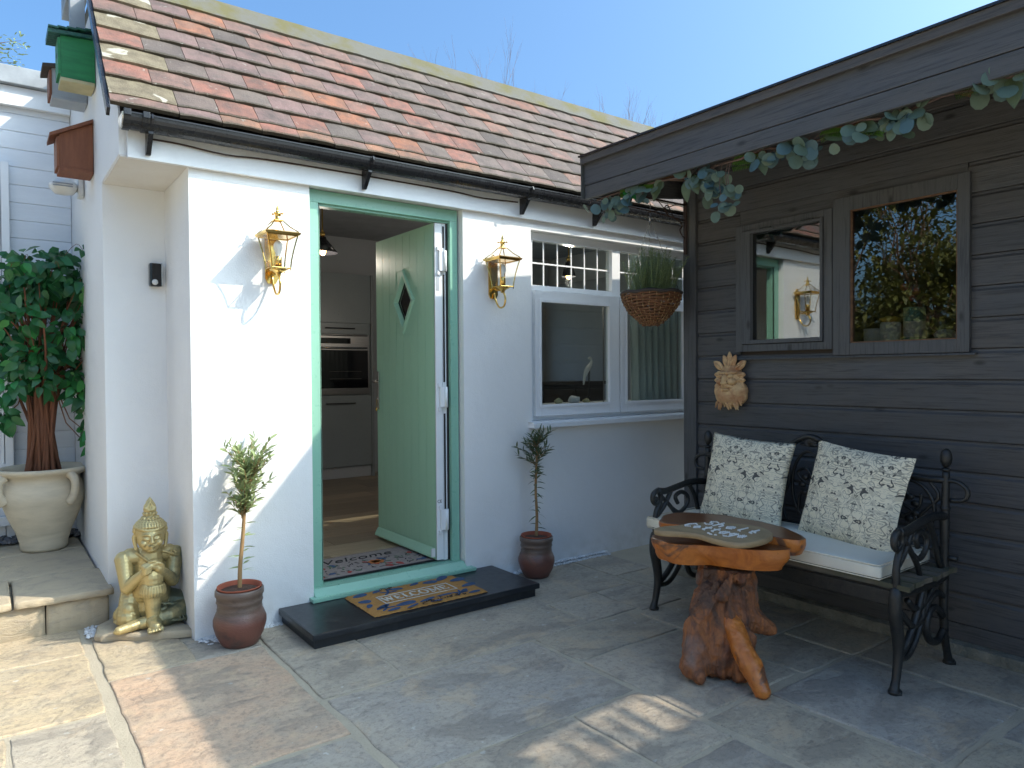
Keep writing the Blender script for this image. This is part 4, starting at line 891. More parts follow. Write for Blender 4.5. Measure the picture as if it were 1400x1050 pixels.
# ------------------------------------------------------------------ wall lanterns
def lantern(loc, label):
    """lantern on a swan-neck bracket; local -Y leaves the wall"""
    r = root('wall_lantern', label, 'wall lantern', loc, 0, 'brass wall lanterns beside the door')
    m = MB().prism([(-.032, -.125), (-.020, -.150), (.020, -.150), (.032, -.125), (.032, .095), (.0, .125), (-.032, .095)], -.012, -.0005, 'y').prism([(-.024, -.115), (.024, -.115), (.024, .088), (0, .108), (-.024, .088)], -.018, -.0125, 'y')
    link('back_plate', m, 'brass', r, world=False)
    Y = -.108
    m = MB().tube([(0, -.014, -.115), (0, -.035, -.165), (0, -.072, -.208), (0, -.118, -.205), (0, -.135, -.165), (0, -.122, -.128), (0, Y, -.112)], [.006]*7, 8, sub=5, flat=1.).tube([(0, -.012, -.08), (0, -.05, -.10), (0, Y, -.105)], .006, 8, sub=3)
    link('arm', m, 'brass', r, world=False)
    m = MB().lathe([(.0, -.125), (.012, -.122), (.014, -.110), (.030, -.100), (.042, -.094), (.042, -.088), (0, -.086)], 16, mat=Matrix.Translation((0, Y, 0))); link('base_cup', m, 'brass', r, world=False)
    a, b = .046, .074; z0, z1 = -.086, .072
    fr = MB()
    def q(s, t, k=0.): w_ = a+(b-a)*(t**1.4); return w_-k
    for sx in (-1, 1):
        for sy in (-1, 1):
            fr.tube([(sx*q(0, t), Y+sy*q(0, t), z0+(z1-z0)*t) for t in (0, .25, .5, .75, 1)], .0036, 5)
            fr.tube([(sx*q(0, 0), Y+sy*q(0, 0), z0), (sx*q(0, 0)*1.02, Y+sy*q(0, 0)*1.02, z0-.014)], [.0036, .002], 5)
    for z, w_ in ((z0, a), (z1, b)):
        for i in range(4):
            c = [(-1, -1), (1, -1), (1, 1), (-1, 1)]; p, n = c[i], c[(i+1) % 4]; fr.tube([(p[0]*w_, Y+p[1]*w_, z), (n[0]*w_, Y+n[1]*w_, z)], .0034, 5)
    link('frame', fr, 'brass', r, world=False)
    c = [(-1, -1), (1, -1), (1, 1), (-1, 1)]
    for i in range(4):
        p, n = c[i], c[(i+1) % 4]; vs = []
        for t in (0, .25, .5, .75, 1): w_ = q(0, t)-.001; z = z0+(z1-z0)*t; vs += [(p[0]*w_, Y+p[1]*w_, z), (n[0]*w_, Y+n[1]*w_, z)]
        link('glass_panel', MB().add(vs, [(k*2, k*2+1, k*2+3, k*2+2) for k in range(4)]), 'glass_thin', r, world=False)
    def pyr(w0, z0_, w1, z1_): return [(x*w0, Y+y*w0, z0_) for x, y in c]+[(x*w1, Y+y*w1, z1_) for x, y in c]
    sd = [(0, 1, 5, 4), (1, 2, 6, 5), (2, 3, 7, 6), (3, 0, 4, 7), (0, 3, 2, 1), (4, 5, 6, 7)]
    m = MB().add(pyr(.082, .073, .088, .084), sd).add(pyr(.088, .0842, .078, .090), sd)
    link('roof_rim', m, 'brass', r, world=False)
    m = MB()
    for x, y in c: m.tube([(x*.078, Y+y*.078, .090), (x*.045, Y+y*.045, .118), (x*.020, Y+y*.020, .150)], .003, 5)
    for i in range(4): p, n = c[i], c[(i+1) % 4]; m.tube([(p[0]*.02, Y+p[1]*.02, .15), (n[0]*.02, Y+n[1]*.02, .15)], .003, 5)
    link('roof_bars', m, 'brass', r, world=False)
    link('roof_glass', MB().add(pyr(.077, .0905, .0195, .149), sd[:4]), 'glass_thin', r, world=False)
    m = MB().lathe([(.0, .150), (.021, .150), (.021, .156), (.013, .160), (.013, .178), (.019, .184), (.012, .192), (.006, .200), (.008, .207), (.0, .232)], 14, mat=Matrix.Translation((0, Y, 0)))
    for x, y in c: m.ball((x*.018, Y+y*.018, .184), (.007, .007, .005), 8, 6)
    link('finial', m, 'brass', r, world=False)
    link('lamp_holder', MB().lathe([(0, -.085), (.018, -.085), (.018, -.03), (.015, -.026), (0, -.026)], 14, mat=Matrix.Translation((0, Y, 0))), 'brass', r, world=False)
    link('bulb', MB().lathe([(.010, -.026), (.012, -.01), (.022, .012), (.020, .035), (.010, .050), (0, .056)], 14, mat=Matrix.Translation((0, Y, 0))), 'bulb_clear', r, world=False)
lantern((1.176, 0, 1.884), 'brass wall lantern on the sunlit wall left of the green door')
lantern((2.546, 0, 1.884), 'brass wall lantern between the green door and the white window')

# ------------------------------------------------------------------ small things on the walls
def wall_things():
    r = root('wall_sensor', 'small black and chrome sensor light on the wall inside the left recess', 'sensor light', (.745, .58, 1.81))
    link('body', MB().box(-.036, .020, -.05, -.0015, -.064, .060, .010), 'oven_glass', r, world=False)
    link('chrome_trim', MB().box(.0205, .025, -.046, -.003, -.062, .062, .001), 'chrome', r, world=False)
    link('lens', MB().ball((-.012, -.048, -.042), (.016, .012, .016)), 'plastic_white', r, world=False)
    # bird boxes on the gable
    def birdbox(name, label, y0, y1, z0, z1, dx, over, body, roofm, slope, front, gap=0.):
        r = root(name, label, 'bird box', (.497, (y0+y1)/2, z0), 0, 'bird boxes on the white gable'); Y = (y1-y0)/2; h = z1-z0
        pf = [(-.001, 0), (-.001, h), (-dx, h-slope), (-dx, 0)]
        link('body', MB().prism(pf, -Y, Y, 'y'), body, r, world=False)
        link('front_board', MB().prism([(-dx-.001, -.004), (-dx-.001, h-slope-.012), (-dx-.013, h-slope-.014), (-dx-.013, -.004)], -Y-.004, Y+.004, 'y'), front, r, world=False)
        link('base_board', MB().box(-dx-.002, -.001, -Y-.003, Y+.003, -.020, -.0008, .002), body, r, world=False)
        m = MB().prism([(-.001, h+.002), (-.001, h+.020), (-dx-over, h-slope*(dx+over)/dx+.020), (-dx-over, h-slope*(dx+over)/dx+.002)], -Y-.022, Y+.022, 'y'); rf = link('roof', m, roofm, r, world=False)
        link('entrance_hole', MB().lathe([(0, 0), (.016, 0)], 16, mat=Matrix.Translation((-dx-.0135, 0, h*.55)) @ Matrix.Rotation(-PI/2, 4, 'Y')), 'black_rubber', r, world=False)
        return r, rf
    r, rf = birdbox('bird_box', 'green bird box with a dark green shingled roof high on the gable', .75, .90, 2.85, 3.055, .155, .055, 'bird_green', 'bird_roof', .01, 'bird_green')
    for k in range(5): link('shingle', MB().box(-.21+k*.041, -.21+k*.041+.046, -.105, .105, .205+.0065*k+.012, .205+.0065*k+.022, .002), 'bird_roof', rf, world=False)
    link('floor_board', MB().box(-.158, -.002, -.085, .082, -.040, -.0215, .003), 'bird_cream', r, world=False)
    birdbox('bird_box', 'grey bird box with a brown front mounted behind the green one', 1.12, 1.28, 2.855, 3.03, .17, .045, 'bird_grey', 'dark_inside', .03, 'bird_brown')
    birdbox('bird_box', 'brown wooden bird box with a sloping roof, lowest on the gable', .885, 1.05, 2.40, 2.655, .158, .045, 'bird_brown', 'bird_brown', .085, 'bird_brown')
    r = root('bulkhead_light', 'white dome outdoor light on the gable below the brown bird box', 'outdoor light', (.497, 1.40, 2.42))
    link('mount', MB().box(-.03, -.001, -.05, .05, -.07, .06, .012), 'plastic_white', r, world=False)
    link('dome', MB().lathe([(0, .03), (.05, .022), (.075, 0), (.078, -.02), (.05, -.055), (0, -.065)], 20, mat=Matrix.Translation((-.10, 0, .0))), 'plastic_white', r, world=False)
    link('grille', MB().box(-.16, -.06, -.0785, -.070, -.012, -.006).box(-.16, -.06, -.0785, -.070, -.026, -.020), 'grey_coping', r, world=False)
wall_things()

# ------------------------------------------------------------------ carved face plaque
def build_plaque():
    m = MB(); rr = random.Random(4)
    # local: x = right as seen (towards -Y in world), y = out of the wall, z = up
    m.ball((0, .02, .0), (.078, .050, .105), 24, 16); m.ball((0, .02, -.085), (.108, .050, .070), 24, 14); m.ball((-.05, .022, -.06), (.06, .045, .06), 16, 10).ball((.05, .022, -.06), (.06, .045, .06), 16, 10)
    m.ball((0, .068, .008), (.015, .020, .030)).ball((0, .075, -.012), (.020, .017, .013))                      # nose
    for s in (-1, 1):
        m.ball((s*.040, .060, -.004), (.026, .018, .020))                                                       # cheeks
        m.caps((s*.012, .066, .046), (s*.060, .054, .050), .011, .008, 5, 8)                                     # brows
        m.ball((s*.032, .062, .028), (.016, .012, .011))                                                        # eyes
        m.caps((s*.006, .072, -.026), (s*.055, .055, -.036), .010, .005, 5, 8)                                   # moustache
    m.ball((0, .068, -.052), (.026, .012, .007)); m.ball((0, .066, -.038), (.022, .010, .006))
    def lf(x, z, a, L, w_, y=.035):
        d = Vector((math.sin(a), 0, math.cos(a)))
        for k in range(7):
            t = k/6; p = Vector((x, y, z))+d*L*t; wd = w_*math.sin(PI*min(1, .18+t*.82))+.004; m.ball(p, (wd, .010, wd), 10, 6)
        m.caps((x, y+.012, z), Vector((x, y+.010, z))+d*L*.9, .005, .002, 4, 6)
    for a, L in ((0, .085), (-.42, .072), (.42, .072)): lf(math.sin(a)*.03, .082, a, L, .019)
    for s in (-1, 1):
        lf(s*.055, .075, s*.95, .065, .020); lf(s*.068, .035, s*1.5, .035, .013); lf(s*.070, .005, s*1.6, .032, .013); lf(s*.072, -.025, s*1.8, .03, .012)
        for k in range(6): a = 1.9+k*.22; lf(s*.07*math.sin(a)*1., -.07+.05*math.cos(a), s*a, .030, .014, .03)
    for k in range(30):
        x = rr.uniform(-.085, .085); z = rr.uniform(-.145, -.06); m.caps((x, .055-.35*abs(x)*.4, z), (x*1.15, .05-.3*abs(x)*.4, z-.03), .008, .004, 3, 7)
    for v in m.v:
        if v.y > .045: v.y = .045+(v.y-.045)*1.5
    me = remeshed(m, .0026, 1)
    o = link('face_plaque', me, 'stone_face', recalc=False); o.location = (3.527, -1.053, 1.218); o.rotation_euler = (0, 0, PI/2)
    tag(o, 'carved sandy leaf-bearded face plaque hung on the dark shed wall', 'wall plaque')
build_plaque()

# ------------------------------------------------------------------ seated statue and its stone
def build_statue():
    r = root('stone_slab', 'thin irregular stone slab under the golden seated statue', 'stone slab', (.61, .28, 0))
    out = [(.405, .275), (.43, .245), (.50, .222), (.56, .165), (.66, .115), (.74, .072), (.80, .060), (.838, .085), (.780, .16), (.782, .40), (.70, .50), (.52, .50), (.43, .42)]
    P = []
    for i in range(len(out)):
        a, b = Vector(out[i]), Vector(out[(i+1) % len(out)])
        for k in range(4): q = a.lerp(b, k/4); P.append(q+Vector((1, 1))*.005*noise.noise(Vector((q.x*30, q.y*30, 0))))
    n = len(P); c = Vector((.62, .28)); vs = []
    for sh, z in ((.0, .002), (-.004, .018), (-.002, .030), (.006, .037)):
        for q in P: p = q+(c-q).normalized()*sh; vs.append((p.x, p.y, z+.002*noise.noise(Vector((p.x*9, p.y*9, 2)))))
    m = MB().add(vs, [(a*n+i, a*n+(i+1) % n, (a+1)*n+(i+1) % n, (a+1)*n+i) for a in range(3) for i in range(n)], True).add(vs[-n:], [list(range(n))])
    link('slab', m, 'sandstone', r)
    m = MB(); S = 12
    def E(c, r_, s=14): m.ball(c, r_, s, 10)
    # torso
    m.caps((0, .055, .085), (0, .045, .23), .115, .088, 8, 16); m.caps((0, .045, .23), (0, .035, .345), .088, .072, 6, 16)
    m.caps((-.085, .035, .352), (.085, .035, .352), .047, .047, 8, 14); m.caps((0, .025, .36), (0, .0, .43), .042, .038, 4, 14)
    # head
    H = Vector((0, -.022, .462))
    E(H, (.064, .070, .080), 26); E(H+Vector((0, -.030, -.035)), (.047, .038, .042), 18); E(H+Vector((0, -.048, -.062)), (.020, .017, .014))
    E(H+Vector((0, .014, .028)), (.073, .074, .068), 26)
    m.tube([H+Vector((.071*math.cos(a), .010-.066*math.sin(a)*1., .048+.010*math.sin(a*2+PI/2))) for a in [PI*k/14 for k in range(15)]], .0075, 8)
    for i in range(9):
        t = i/8; zz = .03+.068*t; rr = .074*math.sqrt(max(.06, 1-((zz-.028)/.072)**2)) if zz < .098 else .02
        nb = max(5, int(2*PI*rr/.0135))
        for k in range(nb):
            a = 2*PI*(k+.5*(i % 2))/nb; y = .014+rr*math.sin(a)
            if math.sin(a) < -.35 and zz < .055: continue
            E(H+Vector((rr*math.cos(a), y, zz)), .0078, 7)
    m.caps(H+Vector((0, .012, .085)), H+Vector((0, .012, .125)), .036, .026, 4, 14)
    for k in range(10): a = 2*PI*k/10; E(H+Vector((.036*math.cos(a), .012+.036*math.sin(a), .098)), .008, 7); E(H+Vector((.029*math.cos(a+.3), .012+.029*math.sin(a+.3), .118)), .0075, 7)
    m.lathe([(.0, .128), (.029, .128), (.031, .140), (.027, .160), (.016, .182), (.004, .200), (0, .205)], 14, mat=Matrix.Translation(H+Vector((0, .012, 0))))
    for s in (-1, 1):
        for k in range(3): m.tube([H+Vector((s*.006*(k+.3), -.020, .135)), H+Vector((s*(.012+.007*k), -.018, .152)), H+Vector((s*.006*k, -.008, .185-.012*k))], .0032, 6)
    # face
    m.caps(H+Vector((0, -.066, .012)), H+Vector((0, -.081, -.018)), .0065, .0105, 5, 8)
    for s in (-1, 1):
        E(H+Vector((s*.0095, -.074, -.020)), .0062, 8)
        m.tube([H+Vector((s*.008, -.068, .014)), H+Vector((s*.026, -.067, .022)), H+Vector((s*.046, -.053, .014))], [.0035, .0035, .002], 6, sub=3)
        E(H+Vector((s*.026, -.058, .002)), (.0155, .011, .0085)); m.tube([H+Vector((s*.012, -.067, -.001)), H+Vector((s*.026, -.0695, -.006)), H+Vector((s*.041, -.058, -.001))], .0022, 6, sub=3)
        E(H+Vector((s*.034, -.052, -.026)), (.018, .015, .017))
        m.tube([H+Vector((s*.066, .004, .020)), H+Vector((s*.074, .006, .0)), H+Vector((s*.070, .002, -.035)), H+Vector((s*.064, -.004, -.062))], [.008, .010, .0085, .008], 10, sub=3)
    m.tube([H+Vector((-.017, -.066, -.040)), H+Vector((-.007, -.076, -.0385)), H+Vector((0, -.077, -.041)), H+Vector((.007, -.076, -.0385)), H+Vector((.017, -.066, -.040))], [.002, .004, .0035, .004, .002], 8, sub=2)
    m.tube([H+Vector((-.012, -.067, -.048)), H+Vector((0, -.074, -.050)), H+Vector((.012, -.067, -.048))], [.002, .0048, .002], 8, sub=3)
    # arms and folded hands on the raised knee
    m.caps((-.118, .030, .345), (-.108, -.030, .215), .043, .033, 8, S); m.caps((-.108, -.030, .212), (-.022, -.112, .312), .033, .021, 9, S)
    m.caps((.118, .030, .345), (.098, -.035, .222), .043, .033, 8, S); m.caps((.098, -.035, .220), (.026, -.112, .310), .033, .021, 9, S)
    m.caps((-.036, -.112, .326), (.014, -.118, .340), .019, .016, 5, S); m.caps((.036, -.110, .318), (-.006, -.120, .326), .019, .016, 5, S)
    for k in range(4):
        m.tube([(.012+.003*k, -.122+.004*k, .345-.009*k), (.034, -.128+.003*k, .338-.010*k), (.048, -.118, .322-.008*k)], [.0075, .0075, .006], 8, sub=3)
        m.tube([(-.010, -.128, .332-.010*k), (-.034, -.130, .322-.010*k), (-.046, -.116, .312-.008*k)], [.0075, .0072, .006], 8, sub=3)
    m.tube([(-.022, -.112, .338), (-.008, -.126, .352), (.008, -.128, .352)], [.008, .0075, .006], 8, sub=3); m.tube([(.024, -.112, .335), (.016, -.124, .350), (.004, -.128, .352)], [.008, .0072, .006], 8, sub=3)
    # raised leg
    m.caps((-.035, .045, .115), (-.004, -.080, .262), .072, .052, 9, 16); m.caps((-.002, -.082, .262), (0, -.092, .07), .052, .034, 9, 16)
    E((0, -.096, .262), (.050, .030, .050)); E((0, -.088, .05), (.036, .042, .048)); m.caps((0, -.10, .040), (.004, -.165, .026), .036, .030, 7, 14)
    for k in range(5): m.caps((-.026+.014*k, -.176, .022), (-.028+.015*k, -.198+.003*k, .016), .0105, .0088-.0006*k, 3, 9)
    # knee cloth with tassels
    m.lathe([(.044, .0), (.052, .008), (.050, .03), (.053, .055)], 18, mat=Matrix.Translation((0, -.086, .178)))
    for k in range(14): a = PI+PI*k/13; m.tube([(.050*math.cos(a), -.086+.050*math.sin(a), .225), (.056*math.cos(a), -.086+.056*math.sin(a), .19), (.050*math.cos(a), -.086+.052*math.sin(a), .168)], [.006, .008, .005], 7, sub=2)
    # folded leg on the statue's left, shin crossing in front, foot out at the left
    m.caps((.06, .06, .085), (.175, -.010, .070), .080, .062, 9, 16); m.caps((.178, -.018, .062), (.07, -.085, .048), .058, .046, 8, 16); m.caps((.07, -.085, .046), (-.05, -.085, .034), .046, .030, 8, 14)
    m.caps((-.055, -.085, .034), (-.150, -.105, .022), .028, .022, 7, 12); E((-.155, -.107, .018), (.022, .016, .015))
    m.caps((.05, -.07, .075), (.16, -.075, .028), .030, .026, 8, 12)
    # robe fall at the left hip
    m.caps((-.085, .03, .17), (-.105, -.02, .055), .050, .055, 7, 14); m.caps((-.07, .06, .06), (-.12, .05, .05), .08, .05, 5, 14); m.caps((-.10, -.03, .10), (-.118, -.035, .045), .036, .028, 5, 12)
    rr = random.Random(9)
    for k in range(9): a = rr.uniform(0, 2); m.tube([(.03+.015*k, -.100+.004*k, .085-.003*k), (.045+.015*k, -.108, .06-.003*k), (.04+.016*k, -.112, .03)], .0045, 6, sub=2)
    m.tube([(.03, -.06, .115), (.09, -.066, .104), (.15, -.055, .09), (.205, -.03, .07)], .006, 7, sub=4); m.tube([(.02, -.112, .05), (.09, -.122, .032), (.16, -.10, .022), (.21, -.06, .025)], .007, 7, sub=4)
    m.tube([(-.135, -.03, .09), (-.12, -.055, .07), (-.095, -.06, .085), (-.075, -.06, .075)], .007, 7, sub=4)
    m.tube([(.052, -.02, .378), (.09, -.02, .36), (.128, -.008, .335), (.150, .02, .30)], .008, 8, sub=4); m.tube([(-.065, .0, .383), (-.02, -.035, .34), (.04, -.045, .29)], .006, 8, sub=4)
    for k in range(10): E((.10+.018*math.cos(k*2.4), -.008+rr.uniform(-.004, .004), .352+.018*math.sin(k*2.4)-.0), .006, 7)
    E((0, .03, .028), (.17, .11, .030), 20)
    for v in m.v: v.z = max(v.z, 0.0)
    def dz(co): return .0008*noise.noise(Vector(co)*45)
    me = remeshed(m, .0026, 1, dz)
    o = link('seated_statue', me, 'bronze_gold', recalc=False); o.location = (.650, .285, .0375); o.rotation_euler = (0, 0, rad(-4)); o.scale = (.98, .98, .95)
    tag(o, 'gold and green seated statue resting its chin on hands folded over a raised knee', 'statue')
    r = root('banded_ornament', 'dark banded bottle-like ornament propped in the corner behind the statue', 'ornament', (.765, .42, 0), 0)
    m = Matrix.Translation((.0, .06, 0)) @ Matrix.Rotation(rad(-6), 4, 'Y')
    for k, (z0, z1, mt) in enumerate(((.05, .13, 'mat_red'), (.135, .155, 'bird_cream'), (.16, .24, 'dark_inside'), (.245, .265, 'plastic_white'), (.27, .33, 'dark_inside'), (.335, .36, 'iron'))): link('band', MB().lathe([(0, z0), (.024, z0), (.026, (z0+z1)/2), (.024, z1), (0, z1)], 14, mat=m), mt, r, world=False)
    link('foot', MB().lathe([(0, 0), (.03, 0), (.02, .048), (0, .048)], 14, mat=m), 'iron', r, world=False)
build_statue()

# ------------------------------------------------------------------ pots with little trees
def lance(m, p, d, L, W, roll=None, n=4, curl=.18):
    vs, fs = leaf_shape(L, W, n, curl, .2, .8); m.add(vs, fs, True, Matrix.Translation(p) @ orient(d, (0, 0, 1), random.uniform(-.9, .9) if roll is None else roll))
def small_pot(loc, label, s, tree):
    r = root('glazed_pot', label, 'plant pot', loc, random.uniform(0, 3), 'brown glazed pots beside the doorstep')
    pf = [(0, .002), (.078, .002), (.088, .015), (.108, .055), (.120, .10), (.1195, .125), (.108, .155), (.101, .168), (.103, .174), (.1005, .180), (.1015, .200), (.106, .206), (.1035, .213), (.104, .232), (.110, .238), (.1095, .262), (.104, .268), (.098, .262), (.096, .235), (.0, .234)]
    link('pot', MB().lathe([(a*s, b*s) for a, b in pf], 40, wob=.012), 'glazed_pot', r, world=False)
    link('inner_pot', MB().lathe([(a*s, b*s) for a, b in ((.088, .236), (.096, .275), (.101, .277), (.101, .270), (.094, .268))], 36), 'terracotta', r, world=False)
    return r
def build_pots():
    random.seed(31)
    small_pot((.955, -.165, 0), 'brown glazed pot left of the black doorstep in front of the white corner', 1.0, None)
    t = root('olive_tree', 'young pale green olive standard in the pot left of the doorstep', 'small tree', (.955, -.165, .245), 0)
    link('soil', MB().lathe([(0, .022), (.04, .018), (.088, .010)], 24, wob=.1), 'soil', t, world=False)
    st = [(0, 0, 0), (.004, 0, .12), (.018, 0, .26), (.030, 0, .42), (.045, .005, .55)]
    link('trunk', MB().tube(st, [.011, .010, .009, .008, .006], 8, sub=4), 'olive_bark', t, world=False)
    m = MB(); b = MB(); zs = [.40+.02*k for k in range(14)]
    for k in range(64):
        a = random.uniform(0, 2*PI); z0 = random.uniform(.34, .58); base = Vector((.025+.03*(z0-.4)/.15, 0, z0)); d = Vector((math.cos(a)*.8, math.sin(a)*.8, random.uniform(.3, 1.5))).normalized(); L = random.uniform(.09, .20) if z0 > .40 else .10
        if d.x < 0: L *= .85
        tip = base+d*L+Vector((0, 0, .02)); b.tube([base, base+d*L*.5, tip], [.0028, .002, .001], 5)
        nl = int(L/.0095)
        for i in range(nl):
            q = base.lerp(tip, (i+.6)/nl); aa = random.uniform(0, 2*PI); o = (d+Vector((math.cos(aa), math.sin(aa), random.uniform(-.2, .5)))*.85).normalized(); lance(m, q, o, random.uniform(.036, .058), random.uniform(.010, .014))
    for z0, sx in ((.10, 1), (.115, -1), (.15, 1), (.17, -1), (.21, 1), (.245, -1), (.265, 1), (.30, -1), (.32, 1), (.13, 1), (.19, 1)):
        for _ in range(2): a = random.uniform(-.8, .8); lance(m, Vector((.01+z0*.05, 0, z0)), Vector((sx*math.cos(a), math.sin(a), .15)), random.uniform(.045, .07), .008)
    link('branches', b, 'olive_bark', t, world=False); f = link('foliage', m, 'olive_leaf', t, world=False, recalc=False); f['kind'] = 'stuff'
    small_pot((2.757, -.155, 0), 'brown glazed pot at the right end of the black doorstep under the window', .95, None)
    t = root('olive_tree', 'dark green olive standard with leafy stem in the pot under the window', 'small tree', (2.757, -.155, .232), 0)
    link('soil', MB().lathe([(0, .022), (.04, .018), (.083, .010)], 24, wob=.1), 'soil', t, world=False)
    link('trunk', MB().tube([(0, 0, 0), (.006, 0, .15), (-.002, 0, .30), (.004, 0, .46), (.012, 0, .58)], [.0105, .009, .008, .0075, .005], 8, sub=4), 'olive_bark', t, world=False)
    m = MB(); b = MB()
    for k in range(24):
        a = random.uniform(0, 2*PI); z0 = random.uniform(.46, .60); base = Vector((.006, 0, z0)); d = Vector((math.cos(a)*.9, math.sin(a)*.7, random.uniform(.3, 1.1))).normalized(); L = random.uniform(.07, .15)
        tip = base+d*L; b.tube([base, tip], [.0025, .001], 5); nl = int(L/.009)
        for i in range(nl): q = base.lerp(tip, (i+.6)/nl); aa = random.uniform(0, 2*PI); lance(m, q, (d+Vector((math.cos(aa), math.sin(aa), random.uniform(-.1, .5)))*.8).normalized(), random.uniform(.04, .062), random.uniform(.009, .013))
    for k in range(34):
        z0 = .07+.42*(k/34)**.8; a = k*2.4; lance(m, Vector((.003, 0, z0)), Vector((math.cos(a), math.sin(a), .1+random.uniform(-.2, .3))), random.uniform(.04, .065), .010, curl=.5)
    for k in range(40): z0 = random.uniform(.36, .48); a = random.uniform(0, 6.3); lance(m, Vector((.003, 0, z0)), Vector((math.cos(a), math.sin(a), random.uniform(-.1, .8))), random.uniform(.04, .06), .011)
    link('branches', b, 'olive_bark', t, world=False); f = link('foliage', m, 'olive_dark', t, world=False, recalc=False); f['kind'] = 'stuff'
build_pots()

# ------------------------------------------------------------------ cream urn with the ficus
def build_ficus():
    random.seed(77); L0 = (.285, 1.70, .1915)
    r = root('cream_urn', 'large cream two-handled clay urn standing on the raised stone step', 'urn', L0)
    pf = [(0, .002), (.122, .002), (.128, .02), (.130, .05), (.150, .12), (.190, .21), (.222, .31), (.226, .36), (.212, .41), (.196, .44), (.200, .462), (.232, .478), (.248, .492), (.250, .508), (.240, .515), (.215, .508), (.195, .48), (.19, .44), (0, .44)]
    link('body', MB().lathe(pf, 48, wob=.02), 'cream_pot', r, world=False)
    for a in (-2.75, -.95, .75, 2.2):
        R_ = Matrix.Rotation(a, 4, 'Z'); link('handle', MB().tube([(.22, 0, .475), (.252, 0, .455), (.262, 0, .41), (.250, 0, .35), (.222, 0, .315)], [.026, .024, .022, .022, .028], 12, sub=4, mat=R_, flat=1.5), 'cream_pot', r, world=False)
    t = root('ficus_tree', 'leafy green ficus with a trunk of many twisted brown stems in the cream urn', 'potted tree', (L0[0], L0[1], L0[2]+.44))
    link('soil', MB().lathe([(0, .03), (.1, .028), (.19, .012)], 24, wob=.05), 'soil', t, world=False)
    stems = MB()
    for k in range(34):
        a = 2*PI*k/34+random.uniform(-.1, .1); r0 = random.uniform(.065, .10); tw = random.uniform(.4, 1.1)*(1 if k % 3 else -1); pts = []
        H = random.uniform(.55, .95)
        for i in range(7):
            u = i/6; rr = r0*(1-.35*math.sin(PI*min(1, u*1.2)))*(1+.2*max(0, u-.6)*2.2)+.006*math.sin(u*9+k); pts.append((rr*math.cos(a+tw*u), rr*math.sin(a+tw*u), .02+H*u))
        stems.tube(pts, [random.uniform(.008, .013)]*5+[.008, .005], 6, sub=2)
    stems.caps((0, 0, 0), (0, 0, .55), .075, .05, 6, 12)
    for k in range(14):
        a = random.uniform(0, 2*PI); base = Vector((.05*math.cos(a), .05*math.sin(a), random.uniform(.5, .8))); tip = base+Vector((math.cos(a)*random.uniform(.1, .25), math.sin(a)*random.uniform(.1, .25), random.uniform(.2, .45))); stems.tube([base, base.lerp(tip, .5)+rndir()*.03, tip], [.012, .008, .004], 6, sub=3)
    link('trunk', stems, 'ficus_bark', t, world=False)
    var = []
    for k in range(4):
        vs, fs = leaf_shape(.085, .052, 5, .12+.15*k, .12+.1*(k % 2), .72); m = MB().add(vs, fs, True); var.append(m.mesh('leaf'))
    brt = [v.copy() for v in var]
    for v in brt: v.materials.append(M['ficus_leaf_bright'])
    # clumps of foliage spread through the crown, leaving gaps
    cl = []
    for k in range(48):
        d = rndir(-.95, 1); c = Vector((.05, 0, .98))+Vector((d.x*.40, d.y*.30, d.z*.42))*random.uniform(.6, 1); cl.append((c, random.uniform(.07, .13)))
    cl += [(Vector((-.02, -.13, .62)), .08), (Vector((.10, -.13, .68)), .09), (Vector((-.14, -.10, .60)), .09), (Vector((.0, -.14, .80)), .07), (Vector((.22, -.12, .62)), .09), (Vector((.20, -.12, .52)), .06), (Vector((.24, -.1, .40)), .05), (Vector((.25, -.1, .28)), .045), (Vector((.245, -.1, .20)), .035), (Vector((-.2, -.15, .42)), .07), (Vector((-.26, -.1, .35)), .06), (Vector((.10, -.1, 1.38)), .06), (Vector((-.1, -.1, 1.36)), .05), (Vector((.26, -.12, 1.2)), .07), (Vector((.30, -.14, .95)), .05)]
    tw = MB()
    for c, rr in cl:
        b0 = Vector((0, 0, random.uniform(.55, .85)));  tw.tube([b0+Vector((c.x*.3, c.y*.3, 0)), b0.lerp(c, .6)+rndir()*.03, c], [.005, .0035, .002], 5, sub=2)
    for k in range(4):
        a = random.uniform(PI, 2*PI); z = random.uniform(1.2, 1.4); p = Vector((.2*math.cos(a), .2*math.sin(a), z)); q = p+Vector((math.cos(a)*.12, math.sin(a)*.1, .08)); tw.tube([p, q, q+Vector((math.cos(a)*.07, 0, -.04))], .0015, 4, sub=3); cl.append((q+Vector((math.cos(a)*.06, 0, -.04)), .02))
    link('twigs', tw, 'ficus_bark', t, world=False)
    far = MB(); cam_dir = Vector((-.05, -1, -.15)).normalized(); lv = []
    for c, rr in cl:
        for i in range(max(6, int(rr*300))):
            d = rndir(); p = c+d*rr*random.uniform(.3, 1.05); o = (d+Vector((0, 0, -.7))+rndir()*.5); s = random.uniform(.65, 1.15); lv.append((p, o, s))
    lv.sort(key=lambda q: q[0].dot(cam_dir)*-1)
    for i, (p, o, s) in enumerate(lv):
        mt = Matrix.Translation(p) @ orient(o, (random.uniform(-1, 1), -1, .6), random.uniform(-.6, .6)) @ Matrix.Scale(s, 4)
        if i < 290:
            br = random.random() < .2; me = (brt if br else var)[i % 4]; q = link('leaf', me, None if br else 'ficus_leaf', t, world=False, recalc=False); q.matrix_local = mt
        else:
            vs, fs = leaf_shape(.085, .052, 3, .25, .15, .72); far.add(vs, fs, True, mt)
    f = link('inner_foliage', far, 'ficus_leaf', t, world=False, recalc=False); f['kind'] = 'stuff'
build_ficus()

